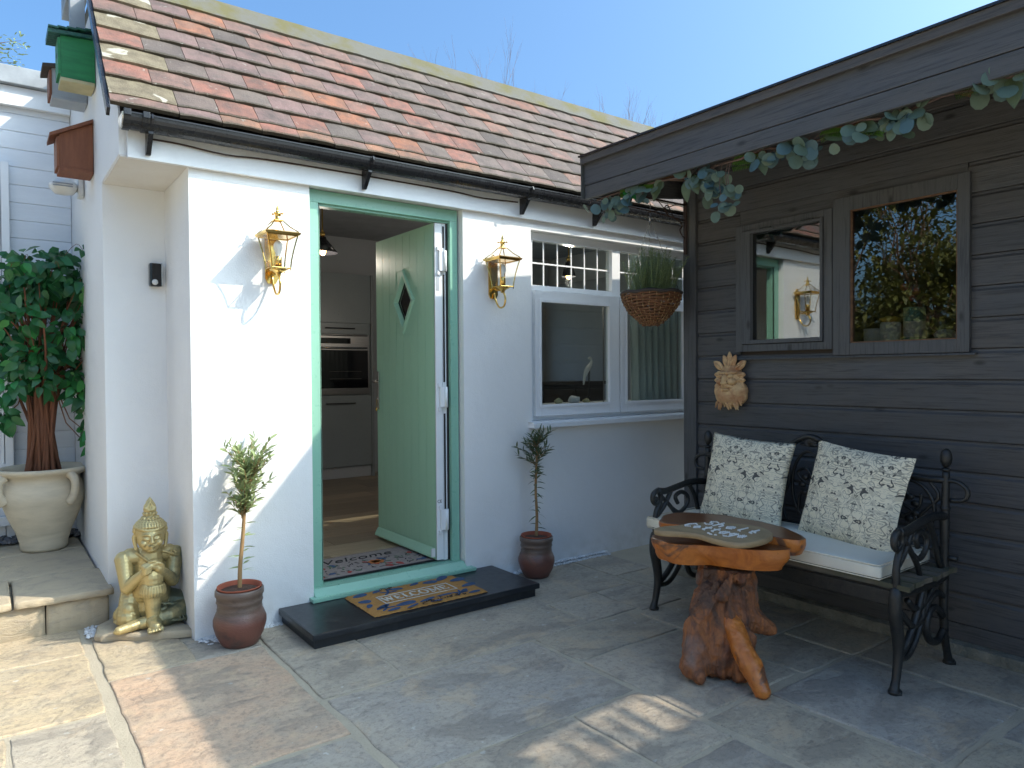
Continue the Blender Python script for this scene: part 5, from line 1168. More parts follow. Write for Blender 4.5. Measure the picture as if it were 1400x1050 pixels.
# ------------------------------------------------------------------ hanging basket on its scrolled bracket
def build_basket():
    random.seed(12)
    P = Vector((3.325, -.60, 0))
    r = root('iron_bracket', 'rusty scrolled iron bracket fixed to the corner of the dark shed', 'bracket', (3.51, -.76, 2.20))
    Y = -.715; m = MB().box(3.5050, 3.5115, Y-.012, Y+.012, 2.0, 2.33, .002)
    link('wall_bar', m, 'rust_wire', r)
    A = Vector((3.505, Y, 2.305)); B = Vector((3.265, -.60, 2.345)); B2 = Vector((3.10, -.55, 2.335))
    link('top_bar', MB().tube([A, B, B2], .0065, 6), 'rust_wire', r)
    link('lower_scroll', MB().tube([(3.505, Y, 2.10), (3.478, Y, 2.115), (3.470, Y+.01, 2.15), (3.49, Y+.01, 2.18), (3.46, Y+.02, 2.215), (3.40, Y+.04, 2.235), (3.375, Y+.05, 2.275), (3.40, Y+.05, 2.30), (3.425, Y+.045, 2.27), (3.45, Y+.03, 2.22), (3.50, Y, 2.19)], .004, 6, sub=4), 'rust_wire', r)
    link('middle_bar', MB().tube([(3.505, Y, 2.21), (3.30, -.615, 2.262), (3.12, -.56, 2.285)], .004, 6).tube([(3.46, Y+.02, 2.31), (3.36, -.64, 2.27), (3.28, -.61, 2.25)], .003, 6).tube([(3.34, -.63, 2.34), (3.38, -.65, 2.29), (3.41, -.665, 2.25)], .003, 6), 'rust_wire', r)
    r = root('hanging_basket', 'half round brown wicker basket hanging from the bracket in front of the window', 'hanging basket', (P.x, P.y, 1.56))
    R_ = .178; H = .20
    m = MB()
    def prof(t): return R_*(math.sin(PI/2*min(1, (t*.93+.07)))**.75)   # t 0 bottom .. 1 rim
    rows = 13
    for j in range(rows):
        t = (j+.5)/rows; z = H*t; pts = []; n = 56
        for k in range(n):
            a = 2*PI*k/n; w_ = prof(t)+.005*math.cos(k*PI/2.0+j*PI); pts.append((w_*math.cos(a), w_*math.sin(a), z+.004*math.sin(a*5+j)+.003*random.uniform(-1, 1)))
        m.tube(pts, .0085, 6, closed=True)
    link('weave', m, 'wicker', r, world=False)
    link('base', MB().lathe([(0, 0), (prof(0), .0), (prof(.1), H*.1)], 24), 'wicker', r, world=False)
    m = MB()
    for k in range(28):
        a = 2*PI*k/28; m.tube([((prof(t)+.0075)*math.cos(a+.03*math.sin(t*9)), (prof(t)+.0075)*math.sin(a+.03*math.sin(t*9)), H*t) for t in (0, .2, .4, .6, .8, 1.)], .0024, 4)
    link('stakes', m, 'wicker_light', r, world=False)
    link('rim', MB().tube([((R_+.004)*math.cos(a), (R_+.004)*math.sin(a), H+.004*math.sin(a*7)) for a in [2*PI*k/40 for k in range(40)]], .011, 8, closed=True), 'dark_inside', r, world=False)
    link('soil', MB().lathe([(0, H-.01), (R_-.01, H-.02)], 24), 'soil', r, world=False)
    m = MB(); top = (-.01, 0, .655)
    for k in range(3):
        a = 2*PI*k/3+.9; p0 = Vector((R_*math.cos(a), R_*math.sin(a), H)); n = 26
        for i in range(n): q = p0.lerp(Vector(top), (i+.5)/n); m.tube([q+Vector((0, 0, .009)), q+Vector((.003 if i % 2 else 0, 0 if i % 2 else .003, 0)), q-Vector((0, 0, .009))], .0016, 4)
    m.tube([Vector(top), Vector(top)+Vector((.006, 0, .05)), Vector(top)+Vector((.0, 0, .11)), Vector(top)+Vector((-.012, 0, .125)), Vector(top)+Vector((-.02, 0, .11))], .0028, 6, sub=3)
    link('chain', m, 'chrome', r, world=False)
    t = root('rosemary', 'bushy green rosemary growing in the hanging wicker basket', 'plant', (P.x, P.y, 1.56+H))
    m = MB(); s = MB()
    for k in range(150):
        a = random.uniform(0, 2*PI); r0 = random.uniform(0, .13); b = Vector((r0*math.cos(a), r0*math.sin(a), -.02)); L = random.uniform(.18, .33); d = Vector((math.cos(a)*r0*2.6+random.uniform(-.3, .3), math.sin(a)*r0*2.6+random.uniform(-.3, .3), 1)).normalized(); L *= (1-.25*r0/.12)
        tip = b+d*L; mid = b.lerp(tip, .5)+rndir()*.012; s.tube([b, mid, tip], [.0015, .0012, .0008], 4)
        n = int(L/.0030)
        for i in range(n):
            u = (i+2)/n; 
            if u > 1: break
            q = b.lerp(mid, u*2) if u < .5 else mid.lerp(tip, u*2-1); aa = i*2.1+random.uniform(-.5, .5); o = (d*.45+Vector((math.cos(aa), math.sin(aa), .1))).normalized(); l = random.uniform(.020, .034)
            x = o.orthogonal().normalized()*.0019; m.add([q-x, q+x, q+o*l], [(0, 1, 2)])
    link('stems', s, 'olive_leaf', t, world=False); f = link('needles', m, 'rosemary', t, world=False, recalc=False); f['kind'] = 'stuff'
build_basket()

# ------------------------------------------------------------------ cast iron bench
def build_bench():
    r = root('garden_bench', 'ornate black cast iron bench with mossy wooden slats against the dark shed', 'bench', (3.1, -1.66, 0))
    X0 = 2.865
    def end(y, out):
        def T(name, pts, rr, sub=4, seg=8, closed=False):
            link(name, MB().tube([(X0+u, y+(p[2]*out if len(p) > 2 else 0), z) for p in pts for u, z in [(p[0], p[1])]], rr, seg, closed=closed, sub=sub), 'iron', e)
        m = MB()
        def tb(pts, rr, sub=4, seg=8, closed=False): m.tube([(X0+p[0], y+(p[2]*out if len(p) > 2 else 0), p[1]) for p in pts], [q*1.2 for q in rr] if isinstance(rr, list) else rr*1.3, seg, closed=closed, sub=sub)
        # front leg with knee and foot
        tb([(.000, .0), (-.008, .012), (.006, .05), (.022, .12), (.028, .18), (.016, .25), (.000, .32), (.004, .385), (.012, .41)], [.024, .017, .014, .016, .019, .021, .022, .022, .018])
        m.ball((X0-.004, y, .010), (.030, .024, .013), 10, 6)
        # rear leg
        tb([(.485, .0), (.478, .014), (.462, .06), (.440, .13), (.432, .22), (.430, .32), (.435, .41)], [.024, .016, .013, .014, .015, .016, .016]); m.ball((X0+.486, y, .010), (.030, .024, .013), 10, 6)
        # seat rail of the end
        tb([(.0, .395), (.12, .385), (.25, .38), (.38, .385), (.435, .395)], .015)
        # scrolls between the legs
        tb([(.016, .14), (.07, .16), (.14, .22), (.20, .31), (.235, .38)], .012); tb([(.018, .13), (.10, .125), (.17, .17), (.23, .26), (.245, .37)], .010)
        tb([(.43, .16), (.37, .125), (.30, .14), (.265, .20), (.29, .26), (.35, .27), (.42, .22)], .012); tb([(.43, .30), (.36, .33), (.29, .31), (.22, .25), (.15, .235), (.09, .27), (.03, .32)], .011)
        tb([(.10, .35), (.15, .31), (.22, .30), (.30, .34), (.34, .38)], .010)
        # arm: support, scroll and rail
        tb([(.012, .41), (.006, .47), (.020, .53), (.045, .57), (.05, .61), (.025, .635), (-.005, .62), (-.010, .585), (.015, .565), (.035, .585)], [.014, .013, .012, .012, .012, .012, .012, .011, .010, .012]); m.ball((X0+.016, y, .59), (.017, .012, .017), 10, 8)
        tb([(.03, .635), (.09, .628), (.17, .64), (.27, .655), (.36, .655), (.445, .645)], .014); tb([(.02, .50), (.07, .54), (.11, .59), (.14, .635)], .010); tb([(.14, .53), (.20, .50), (.26, .53), (.27, .58), (.22, .61), (.17, .59), (.19, .55)], .009)
        tb([(.28, .65), (.33, .58), (.36, .50), (.40, .43)], .010); tb([(.06, .60), (.12, .55), (.19, .47), (.22, .40)], .009)
        # back post and finial
        tb([(.435, .40), (.436, .50), (.438, .60), (.445, .73), (.450, .835)], [.016, .015, .017, .014, .013]); m.ball((X0+.451, y, .895), (.024, .024, .042), 12, 10).ball((X0+.450, y, .845), (.020, .020, .010), 10, 6)
        for z in (.56, .62, .68): m.ball((X0+.441, y, z), (.022, .022, .014), 10, 6)
        return link('end_frame', m, 'iron', r)
    end(-1.035, 1); end(-2.290, -1)
    # backrest panel in the plane of the posts
    m = MB()
    def bp(y, z): return (3.305+.020*(z-.5), y, z)
    def tb(pts, rr, sub=4, seg=7, closed=False): m.tube([bp(*p) for p in pts], rr, seg, closed=closed, sub=sub)
    c = -1.6625; h = .6275
    tb([(c-h, .80), (c-h*.8, .80), (c-h*.6, .83), (c-h*.40, .875), (c-h*.2, .86), (c-.10, .90), (c, .945), (c+.10, .90), (c+h*.2, .86), (c+h*.40, .875), (c+h*.6, .83), (c+h*.8, .80), (c+h, .80)], .015)
    tb([(c-h, .50), (c, .50), (c+h, .50)], .013, 2); tb([(c-h, .47), (c-h-.05, .47)], .012, 1); tb([(c+h, .47), (c+h+.05, .47)], .012, 1)
    for s in (-1, 1):
        tb([(c+s*h, .80), (c+s*(h+.05), .795), (c+s*(h+.085), .765), (c+s*(h+.075), .725), (c+s*(h+.02), .715)], .010)
        for k, (yy, zz, a, b) in enumerate(((.47, .66, .115, .125), (.235, .68, .10, .15), (.0, .70, .095, .17))):
            if k == 2 and s == 1: continue
            cy = c+s*yy; tb([(cy+a*math.cos(t), zz+b*math.sin(t)) for t in [2*PI*i/16 for i in range(16)]], .0085, 2, closed=True)
            tb([(cy-.06, zz-b*.9), (cy-.03, zz-.02), (cy+.03, zz+.02), (cy+.065, zz+.06), (cy+.02, zz+.085), (cy-.01, zz+.05)], .008)
            tb([(cy+.06, zz-b*.9), (cy+.05, zz-.05), (cy, zz-.03), (cy-.05, zz+.01), (cy-.06, zz+.07)], .008)
            for q in range(7): an = q*.9; m.ball(bp(cy+.04*math.cos(an), zz+.05*math.sin(an)), (.010, .022, .016), 8, 6)
        tb([(c+s*.55, .52), (c+s*.52, .62), (c+s*.60, .72), (c+s*.56, .79)], .008)
        for yy in (.12, .35): tb([(c+s*yy, .50), (c+s*(yy+.03), .60), (c+s*(yy-.01), .72), (c+s*(yy+.01), .86)], .008)
    for k in range(9): a = PI*k/8; m.tube([bp(c, .90), bp(c+.05*math.cos(a), .905+.05*math.sin(a))], [.010, .007], 6)
    link('back_panel', m, 'iron', r)
    for k, x in enumerate((2.895, 2.975, 3.055, 3.135, 3.215, 3.285)):
        m = MB(); n = 30; w_ = .033
        top = [(x-w_+.006*noise.noise(Vector((k*3., i*.5, 0))), -2.335+random.uniform(-.012, .012)+i*1.32/n) for i in range(n+1)]+[(x+w_-.004+.006*noise.noise(Vector((k*3.+9, i*.5, 0))), -2.335+i*1.32/n) for i in range(n, -1, -1)]
        m.prism(top, .412, .432, 'z'); link('seat_slat', m, 'weathered_slat', r)
    link('front_rail', MB().box(2.868, 2.878, -2.29, -1.03, .34, .40, .003), 'iron', r)
    # long seat cushion
    m = MB(); bm = bmesh.new(); bmesh.ops.create_cube(bm, size=1); bmesh.ops.subdivide_edges(bm, edges=bm.edges[:], cuts=18, use_grid_fill=True)
    X_, Y_, Z_ = .44, 1.245, .062
    for v in bm.verts:
        x, y, z = v.co*2; e = min(1, (1-abs(x))*7)*min(1, (1-abs(y))*16); s = 1 if z > 0 else -1
        zz = z*(.72+.28*math.sqrt(e)) if abs(z) > .99 else z*.72
        v.co = Vector((x*X_/2*(1-.012*(abs(z) > .99)), y*Y_/2*(1-.004*(abs(z) > .99)), zz*Z_/2+(.004*noise.noise(Vector((x*2, y*4, 3))) if z > 0 else 0)))
    m.bm(bm, True); o = link('bench_cushion', m, 'seat_fabric'); o.location = (3.075, -1.612, .467); o.rotation_euler = (0, rad(-.6), 0)
    tag(o, 'long flat cream seat cushion lying on the iron bench', 'seat cushion')
    me = o.data
    pip = MB()
    for z in (-.030, .030): pip.tube([(x*X_*.492, y*Y_*.497, z*.93) for x, y in ((-1, -1), (1, -1), (1, 1), (-1, 1))], .0032, 6, closed=True)
    q = link('piping', pip, 'seat_fabric', o, world=False)
    # scatter cushions
    def pillow(label, cy, S, H, rz, tilt, roll, cx, z0):
        m = MB(); n = 30; g = []
        for sgn in (1, -1):
            for j in range(n+1):
                for i in range(n+1):
                    u = 2*i/n-1; v = 2*j/n-1; prof_ = max(0, (1-abs(u)**3.2)*(1-abs(v)**3.2))**.62; pin = 1-.055*(1-abs(u)**2)*abs(v)**4; pin2 = 1-.055*(1-abs(v)**2)*abs(u)**4
                    wr = .008*noise.noise(Vector((u*2.4, v*2.4, rz*7)))+.006*noise.noise(Vector((u*7, v*7, rz*7)))*(abs(u)*abs(v)); m.v.append(Vector((u*S/2*pin2, v*H/2*pin, sgn*(.062*prof_)+wr)))
        N = (n+1)**2
        for b in (0, N):
            for j in range(n):
                for i in range(n): a = b+j*(n+1)+i; m.f.append([a, a+1, a+n+2, a+n+1] if not b else [a, a+n+1, a+n+2, a+1]); m.sm.append(True)
        edge = [i for i in range(n+1)]+[(j+1)*(n+1)-1 for j in range(1, n+1)]+[n*(n+1)+i for i in range(n-1, -1, -1)]+[j*(n+1) for j in range(n-1, 0, -1)]
        for k in range(len(edge)): a, b = edge[k], edge[(k+1) % len(edge)]; m.f.append([a, b, b+N, a+N]); m.sm.append(True)
        o = link('scatter_cushion', m, 'damask'); tag(o, label, 'cushion', 'patterned cushions on the bench')
        # local x along the bench, y up, z out towards the viewer (-X)
        B = Matrix(((0, 0, -1), (-1, 0, 0), (0, 1, 0))).to_4x4()
        o.matrix_world = Matrix.Translation((cx, cy, z0+H/2)) @ Matrix.Rotation(rz, 4, 'Z') @ Matrix.Rotation(tilt, 4, 'Y') @ B @ Matrix.Rotation(roll, 4, 'Z')
    pillow('patterned cream cushion at the left end of the bench behind the table', -1.375, .485, .465, rad(3), rad(13), rad(-3.5), 3.185, .468)
    pillow('patterned cream cushion at the right end of the bench', -1.950, .495, .455, rad(-8), rad(14), rad(-5), 3.185, .468)
build_bench()

# ------------------------------------------------------------------ root wood table and its sign
def build_table():
    r = root('rustic_table', 'low table of polished orange root wood on a gnarled stump', 'table', (2.50, -1.72, 0))
    def slab(name, pts, z0, z1, seed, edge=.012, mt='orange_wood'):
        P = []; n0 = len(pts)
        for i in range(n0):
            a, b, c, d = [Vector(pts[(i+k) % n0]) for k in (-1, 0, 1, 2)]
            for j in range(6): t = j/6; P.append(.5*((2*b)+(c-a)*t+(2*a-5*b+4*c-d)*t*t+(3*b-a-3*c+d)*t**3))
        n = len(P); c = sum(P, Vector((0, 0)))/n; vs = []; lv = 9
        for k in range(lv):
            t = k/(lv-1); z = z0+(z1-z0)*t; sh = edge*(1-math.sin(PI*(.10+.80*t)))*1.1
            for q in P:
                d = (c-q).normalized(); nn = .010*noise.noise(Vector((q.x*14, q.y*14, z*22+seed)))+.005*noise.noise(Vector((q.x*40, q.y*40, z*50+seed))); p = q+d*(sh+nn+(.03*(1-t) if (seed == 2) else .012*(1-t))); vs.append((p.x, p.y, z+(.004*noise.noise(Vector((q.x*6, q.y*6, seed))) if k in (0, lv-1) else 0)))
        m = MB().add(vs, [(a*n+i, a*n+(i+1) % n, (a+1)*n+(i+1) % n, (a+1)*n+i) for a in range(lv-1) for i in range(n)], True).add(vs[:n], [list(range(n))[::-1]]); o = link(name, m, mt, r)
        top = [Vector(v) for v in vs[-n:]]; cc = c; inner = [(v.to_2d()+(cc-v.to_2d())*.035).to_3d()+Vector((0, 0, v.z+.0025)) for v in top]
        m = MB().add(top+inner, [(i, (i+1) % n, n+(i+1) % n, n+i) for i in range(n)], True).add(inner, [list(range(n))]); link('polished_top', m, 'wood_top', o)
        return o
    LOWER = [(2.375, -1.50), (2.395, -1.44), (2.46, -1.40), (2.56, -1.44), (2.62, -1.55), (2.665, -1.72), (2.70, -1.86), (2.70, -1.945), (2.655, -1.95), (2.575, -1.88), (2.50, -1.765), (2.435, -1.655), (2.375, -1.57)]
    slab('upper_slab', [(2.555, -1.365), (2.62, -1.29), (2.73, -1.235), (2.83, -1.265), (2.90, -1.35), (2.94, -1.47), (2.945, -1.60), (2.91, -1.78), (2.83, -1.93), (2.765, -1.965), (2.715, -1.925), (2.70, -1.80), (2.66, -1.62), (2.59, -1.47)], .492, .562, 1)
    slab('lower_slab', LOWER, .440, .530, 2)
    # stump
    m = MB(); S = 12
    m.caps((2.595, -1.70, .41), (2.545, -1.735, .20), .100, .105, 8, 18); m.caps((2.545, -1.735, .22), (2.47, -1.74, .07), .105, .110, 8, 18); m.caps((2.64, -1.72, .40), (2.60, -1.78, .22), .085, .075, 8, 14)
    m.caps((2.40, -1.69, .20), (2.335, -1.735, .05), .055, .060, 6, 14); m.caps((2.335, -1.73, .06), (2.31, -1.775, .035), .055, .035, 4, 12); m.caps((2.49, -1.69, .30), (2.40, -1.70, .15), .075, .06, 6, 14)
    m.caps((2.53, -1.83, .15), (2.47, -1.865, .035), .055, .038, 6, 12); m.caps((2.62, -1.80, .22), (2.665, -1.86, .18), .06, .034, 5, 12); m.caps((2.58, -1.66, .12), (2.62, -1.64, .03), .07, .05, 5, 12)
    m.caps((2.56, -1.62, .36), (2.60, -1.61, .41), .05, .05, 4, 12)
    for k in range(16):
        a = k*2.4; z = .06+.022*k; rr = .09; m.caps((2.55+rr*math.cos(a), -1.73+rr*math.sin(a)*.9, z), (2.56+rr*math.cos(a+.5), -1.73+rr*math.sin(a+.5)*.9, z+.12), .026, .018, 5, 8)
    for v in m.v: v.z = min(max(v.z, .0), .440)
    def dz(co):
        g = math.atan2(co.y+1.74, co.x-2.55); w0 = noise.noise(co*7)
        gr = abs(noise.noise(Vector((g*3.2+w0*1.2, co.z*2.2, 4))))*.020+abs(noise.noise(Vector((g*8+w0*2, co.z*4.5, 9))))*.010-.010
        return gr+.008*noise.noise(co*22)+.003*noise.noise(co*60)
    def dz_old(co):
        q = Vector((co.x*9, co.y*9, co.z*4)); w_ = noise.noise(q)*2; return .012*noise.noise(Vector((co.x*16+w_, co.y*16, co.z*6)))+.012*abs(noise.noise(Vector((co.x*30, co.y*30, co.z*11+w_))))-.004+.003*noise.noise(co*90)
    me = remeshed(m, .0042, 1, dz)
    for v in me.vertices: v.co.z = min(max(v.co.z, .001), .425)
    link('stump', me, 'stump_wood', r, recalc=False)
    m = MB().caps((2.50, -1.79, .225), (2.435, -1.93, .10), .040, .047, 7, 16).caps((2.435, -1.93, .10), (2.42, -1.995, .022), .046, .030, 5, 16); m.caps((2.52, -1.76, .27), (2.50, -1.79, .225), .030, .040, 4, 12)
    for v in m.v: v.z = max(v.z, .0)
    me = remeshed(m, .004, 1, lambda co: .006*noise.noise(Vector((co.x*18, co.y*18, co.z*7)))+.004*abs(noise.noise(Vector((co.x*60+co.z*20, co.y*60, co.z*9)))))
    link('leg', me, 'orange_wood', r, recalc=False)
    # sign board
    r = root('shell_sign', 'shaped wooden sign board lying on the table, Shell Cottage spelt in white shells', 'sign', (2.52, -1.70, .5665), 0)
    pts = [(2.325, -1.560), (2.335, -1.515), (2.40, -1.505), (2.47, -1.530), (2.56, -1.535), (2.645, -1.59), (2.715, -1.70), (2.725, -1.80), (2.66, -1.885), (2.56, -1.925), (2.455, -1.925), (2.39, -1.885), (2.385, -1.80), (2.40, -1.70), (2.375, -1.625)]
    P = []
    for i in range(len(pts)):
        a, b, c, d = [Vector(pts[(i+k) % len(pts)])-Vector((2.52, -1.70)) for k in (-1, 0, 1, 2)]
        for j in range(5): t = j/5; P.append(.5*((2*b)+(c-a)*t+(2*a-5*b+4*c-d)*t*t+(3*b-a-3*c+d)*t**3))
    n = len(P); vs = []
    for sh, z in ((.006, 0), (0, .003), (0, .019), (.005, .0235)):
        for q in P: p = q-q.normalized()*sh; vs.append((p.x, p.y, z))
    link('board', MB().add(vs, [(a*n+i, a*n+(i+1) % n, (a+1)*n+(i+1) % n, (a+1)*n+i) for a in range(3) for i in range(n)], True).add(vs[:n], [list(range(n))[::-1]]).add(vs[-n:], [list(range(n))]), 'sign_wood', r, world=False)
    G = {'S': [[(.9, .85), (.5, 1), (.1, .8), (.3, .55), (.7, .45), (.9, .2), (.5, 0), (.1, .15)]], 'h': [[(.1, 1), (.1, 0)], [(.1, .45), (.5, .6), (.8, .4), (.8, 0)]],
         'e': [[(.15, .3), (.85, .32), (.7, .58), (.4, .6), (.12, .3), (.4, 0), (.85, .1)]], 'l': [[(.35, 1), (.35, .1), (.7, 0)]], 'C': [[(.9, .85), (.5, 1), (.1, .6), (.15, .2), (.5, 0), (.95, .15)]],
         'o': [[(.5, .6), (.12, .3), (.5, 0), (.88, .3), (.5, .6)]], 't': [[(.4, .95), (.4, .1), (.8, 0)], [(.05, .62), (.8, .62)]], 'a': [[(.85, .6), (.4, .6), (.12, .3), (.4, 0), (.85, .15)], [(.88, .62), (.88, 0)]],
         'g': [[(.85, .6), (.4, .6), (.12, .35), (.45, .1), (.85, .2)], [(.88, .62), (.85, -.3), (.3, -.4)]]}
    m = MB(); rr = random.Random(6)
    def word(wd, ox, oy, w_, h):
        for i, ch in enumerate(wd):
            for st in G[ch]:
                for (x0, y0), (x1, y1) in zip(st[:-1], st[1:]):
                    L = math.hypot((x1-x0)*w_, (y1-y0)*h); k = max(1, int(L/.0062))
                    for j in range(k+1):
                        t = j/k; lx = ox+i*w_*1.28+w_*(x0+(x1-x0)*t); ly = oy+h*(y0+(y1-y0)*t)+rr.uniform(-.001, .001); m.ball((ly, -lx, .0255), (rr.uniform(.0030, .0044), rr.uniform(.0030, .0044), .004), 6, 4)
    word('Shell', -.120, .060, .044, .075); word('Cottage', -.150, -.040, .036, .072)
    for x, y in ((.115, .10), (.135, .085), (.02, -.075), (.04, -.085), (.06, -.080)): m.ball((y, -x, .0255), (.005, .008, .004), 6, 4)
    o = link('shell_lettering', m, 'shell', r, world=False); o['kind'] = 'stuff'
build_table()

# ------------------------------------------------------------------ eucalyptus garland under the shed eave
def build_garland():
    random.seed(5); r = root('garland', 'green artificial garland with eucalyptus and fern leaves hung along the shed eave', 'garland', (2.88, -1.6, 2.26))
    def rnd_leaf(k, D):
        vs = []; n = 10
        for i in range(n): a = 2*PI*i/n; x = D*.5*math.sin(a)*(1+.06*math.cos(2*a+k)); y = D*.5*(1-math.cos(a)); vs.append((x, y, -.10*D*(y/D)**2*(1+k)+.12*abs(x)))
        c = (0, D*.5, -.02*D)
        return MB().add(vs+[c], [(i, (i+1) % n, n) for i in range(n)], True).mesh('leaf')
    var = [rnd_leaf(k*.6, .072) for k in range(3)]; var[0].materials.append(M['eucalyptus']); var[1].materials.append(M['eucalyptus_blue']); var[2].materials.append(M['eucalyptus'])
    lg = MB().add(*leaf_shape(.11, .058, 6, .25, .2, .8), True).mesh('leaf'); lg.materials.append(M['olive_dark']); lg2 = MB().add(*leaf_shape(.12, .06, 6, .25, .2, .8), True).mesh('leaf'); lg2.materials.append(M['ficus_leaf_bright'])
    st = MB(); pts = [(2.87, -.60, 2.27)]
    y = -.60
    while y > -2.9: y -= .11; pts.append((2.87+random.uniform(-.02, .02), y, 2.275+random.uniform(-.018, .012)))
    st.tube(pts, .006, 6, sub=3)
    clusters = [(-.56, 2.21, 2), (-.70, 2.19, 5), (-.78, 2.20, 5), (-.87, 2.235, 5), (-.76, 2.25, 4), (-.97, 2.225, 4), (-1.08, 2.25, 3), (-1.28, 2.25, 4), (-1.35, 2.26, 6), (-1.45, 2.23, 7), (-1.41, 2.17, 6), (-1.51, 2.14, 5), (-1.48, 2.075, 4), (-1.53, 2.10, 2), (-1.39, 2.20, 4), (-1.70, 2.26, 5), (-1.76, 2.225, 5), (-1.84, 2.25, 4), (-1.89, 2.25, 6), (-1.915, 2.21, 5), (-1.96, 2.235, 4), (-2.14, 2.255, 4), (-2.20, 2.245, 4), (-2.25, 2.245, 5), (-2.32, 2.215, 6), (-2.33, 2.265, 6), (-2.36, 2.235, 5), (-2.64, 2.28, 5), (-2.70, 2.265, 5), (-2.62, 2.295, 3)]
    for (y, z, n) in clusters:
        b = Vector((2.865, y+random.uniform(-.02, .02), 2.275)); e = Vector((2.86, y, z)); st.tube([b, b.lerp(e, .5)+Vector((random.uniform(-.02, .02), .01, .005)), e], .0022, 5)
        for i in range(int(n*1.7)):
            d = Vector((random.uniform(-.9, .5), random.uniform(-.8, .8), random.uniform(-1.1, .35))); p = e+Vector((random.uniform(-.035, .03), random.uniform(-.055, .055), random.uniform(-.03, .025)))
            q = link('leaf', random.choice(var), None, r, recalc=False); nrm = Vector((-.8, -.35, .25))+rndir()*.55
            x = d.cross(nrm).normalized(); dd = d.normalized(); zz = x.cross(dd); q.matrix_local = Matrix.Translation(p-Vector(r.location)) @ Matrix((x, dd, zz)).transposed().to_4x4() @ Matrix.Scale(random.uniform(.45, .98), 4)
    for (y, z, me, d) in ((-1.30, 2.26, lg, (-.2, -.4, -1)), (-1.27, 2.24, lg, (-.1, .1, -1)), (-.83, 2.28, lg2, (-.3, -.9, -.45)), (-1.10, 2.27, lg, (-.2, .5, -.8)), (-1.70, 2.27, lg, (-.3, -.3, -1)), (-1.66, 2.28, lg, (-.3, .4, .5)), (-2.10, 2.28, lg, (-.3, -.1, .8)), (-2.14, 2.27, lg, (-.4, -.9, -.4)), (-2.0, 2.27, lg, (-.2, -.8, -.3)), (-2.68, 2.28, lg, (-.3, -.2, -1))):
        q = link('leaf', me, None, r, recalc=False); q.matrix_local = Matrix.Translation(Vector((2.86, y, z))-Vector(r.location)) @ orient(d, (-1, -.3, .3), random.uniform(-.3, .3))
    for (y, z, dy, dz) in ((-.92, 2.265, -.13, -.012), (-.80, 2.27, -.1, -.03), (-1.55, 2.265, -.14, -.01), (-1.54, 2.245, -.15, -.03), (-1.98, 2.265, -.12, -.005), (-2.02, 2.27, -.10, -.03), (-2.17, 2.255, -.08, -.06), (-2.12, 2.25, -.14, -.04), (-1.05, 2.27, .1, -.01), (-2.5, 2.285, -.1, -.02)):
        m = MB(); n = 15; a = Vector((2.855, y, z)); b = Vector((2.845, y+dy, z+dz))
        for i in range(n):
            p = a.lerp(b, i/n); l = .034*(1-.7*i/n)
            for s in (-1, 1): o = ((b-a).normalized()*.6+Vector((0, 0, s))); lance(m, p, o, l, .008, 0, 3)
        link('fern_frond', m, 'fern', r, recalc=False)
    link('stem', st, 'twig', r)
build_garland()

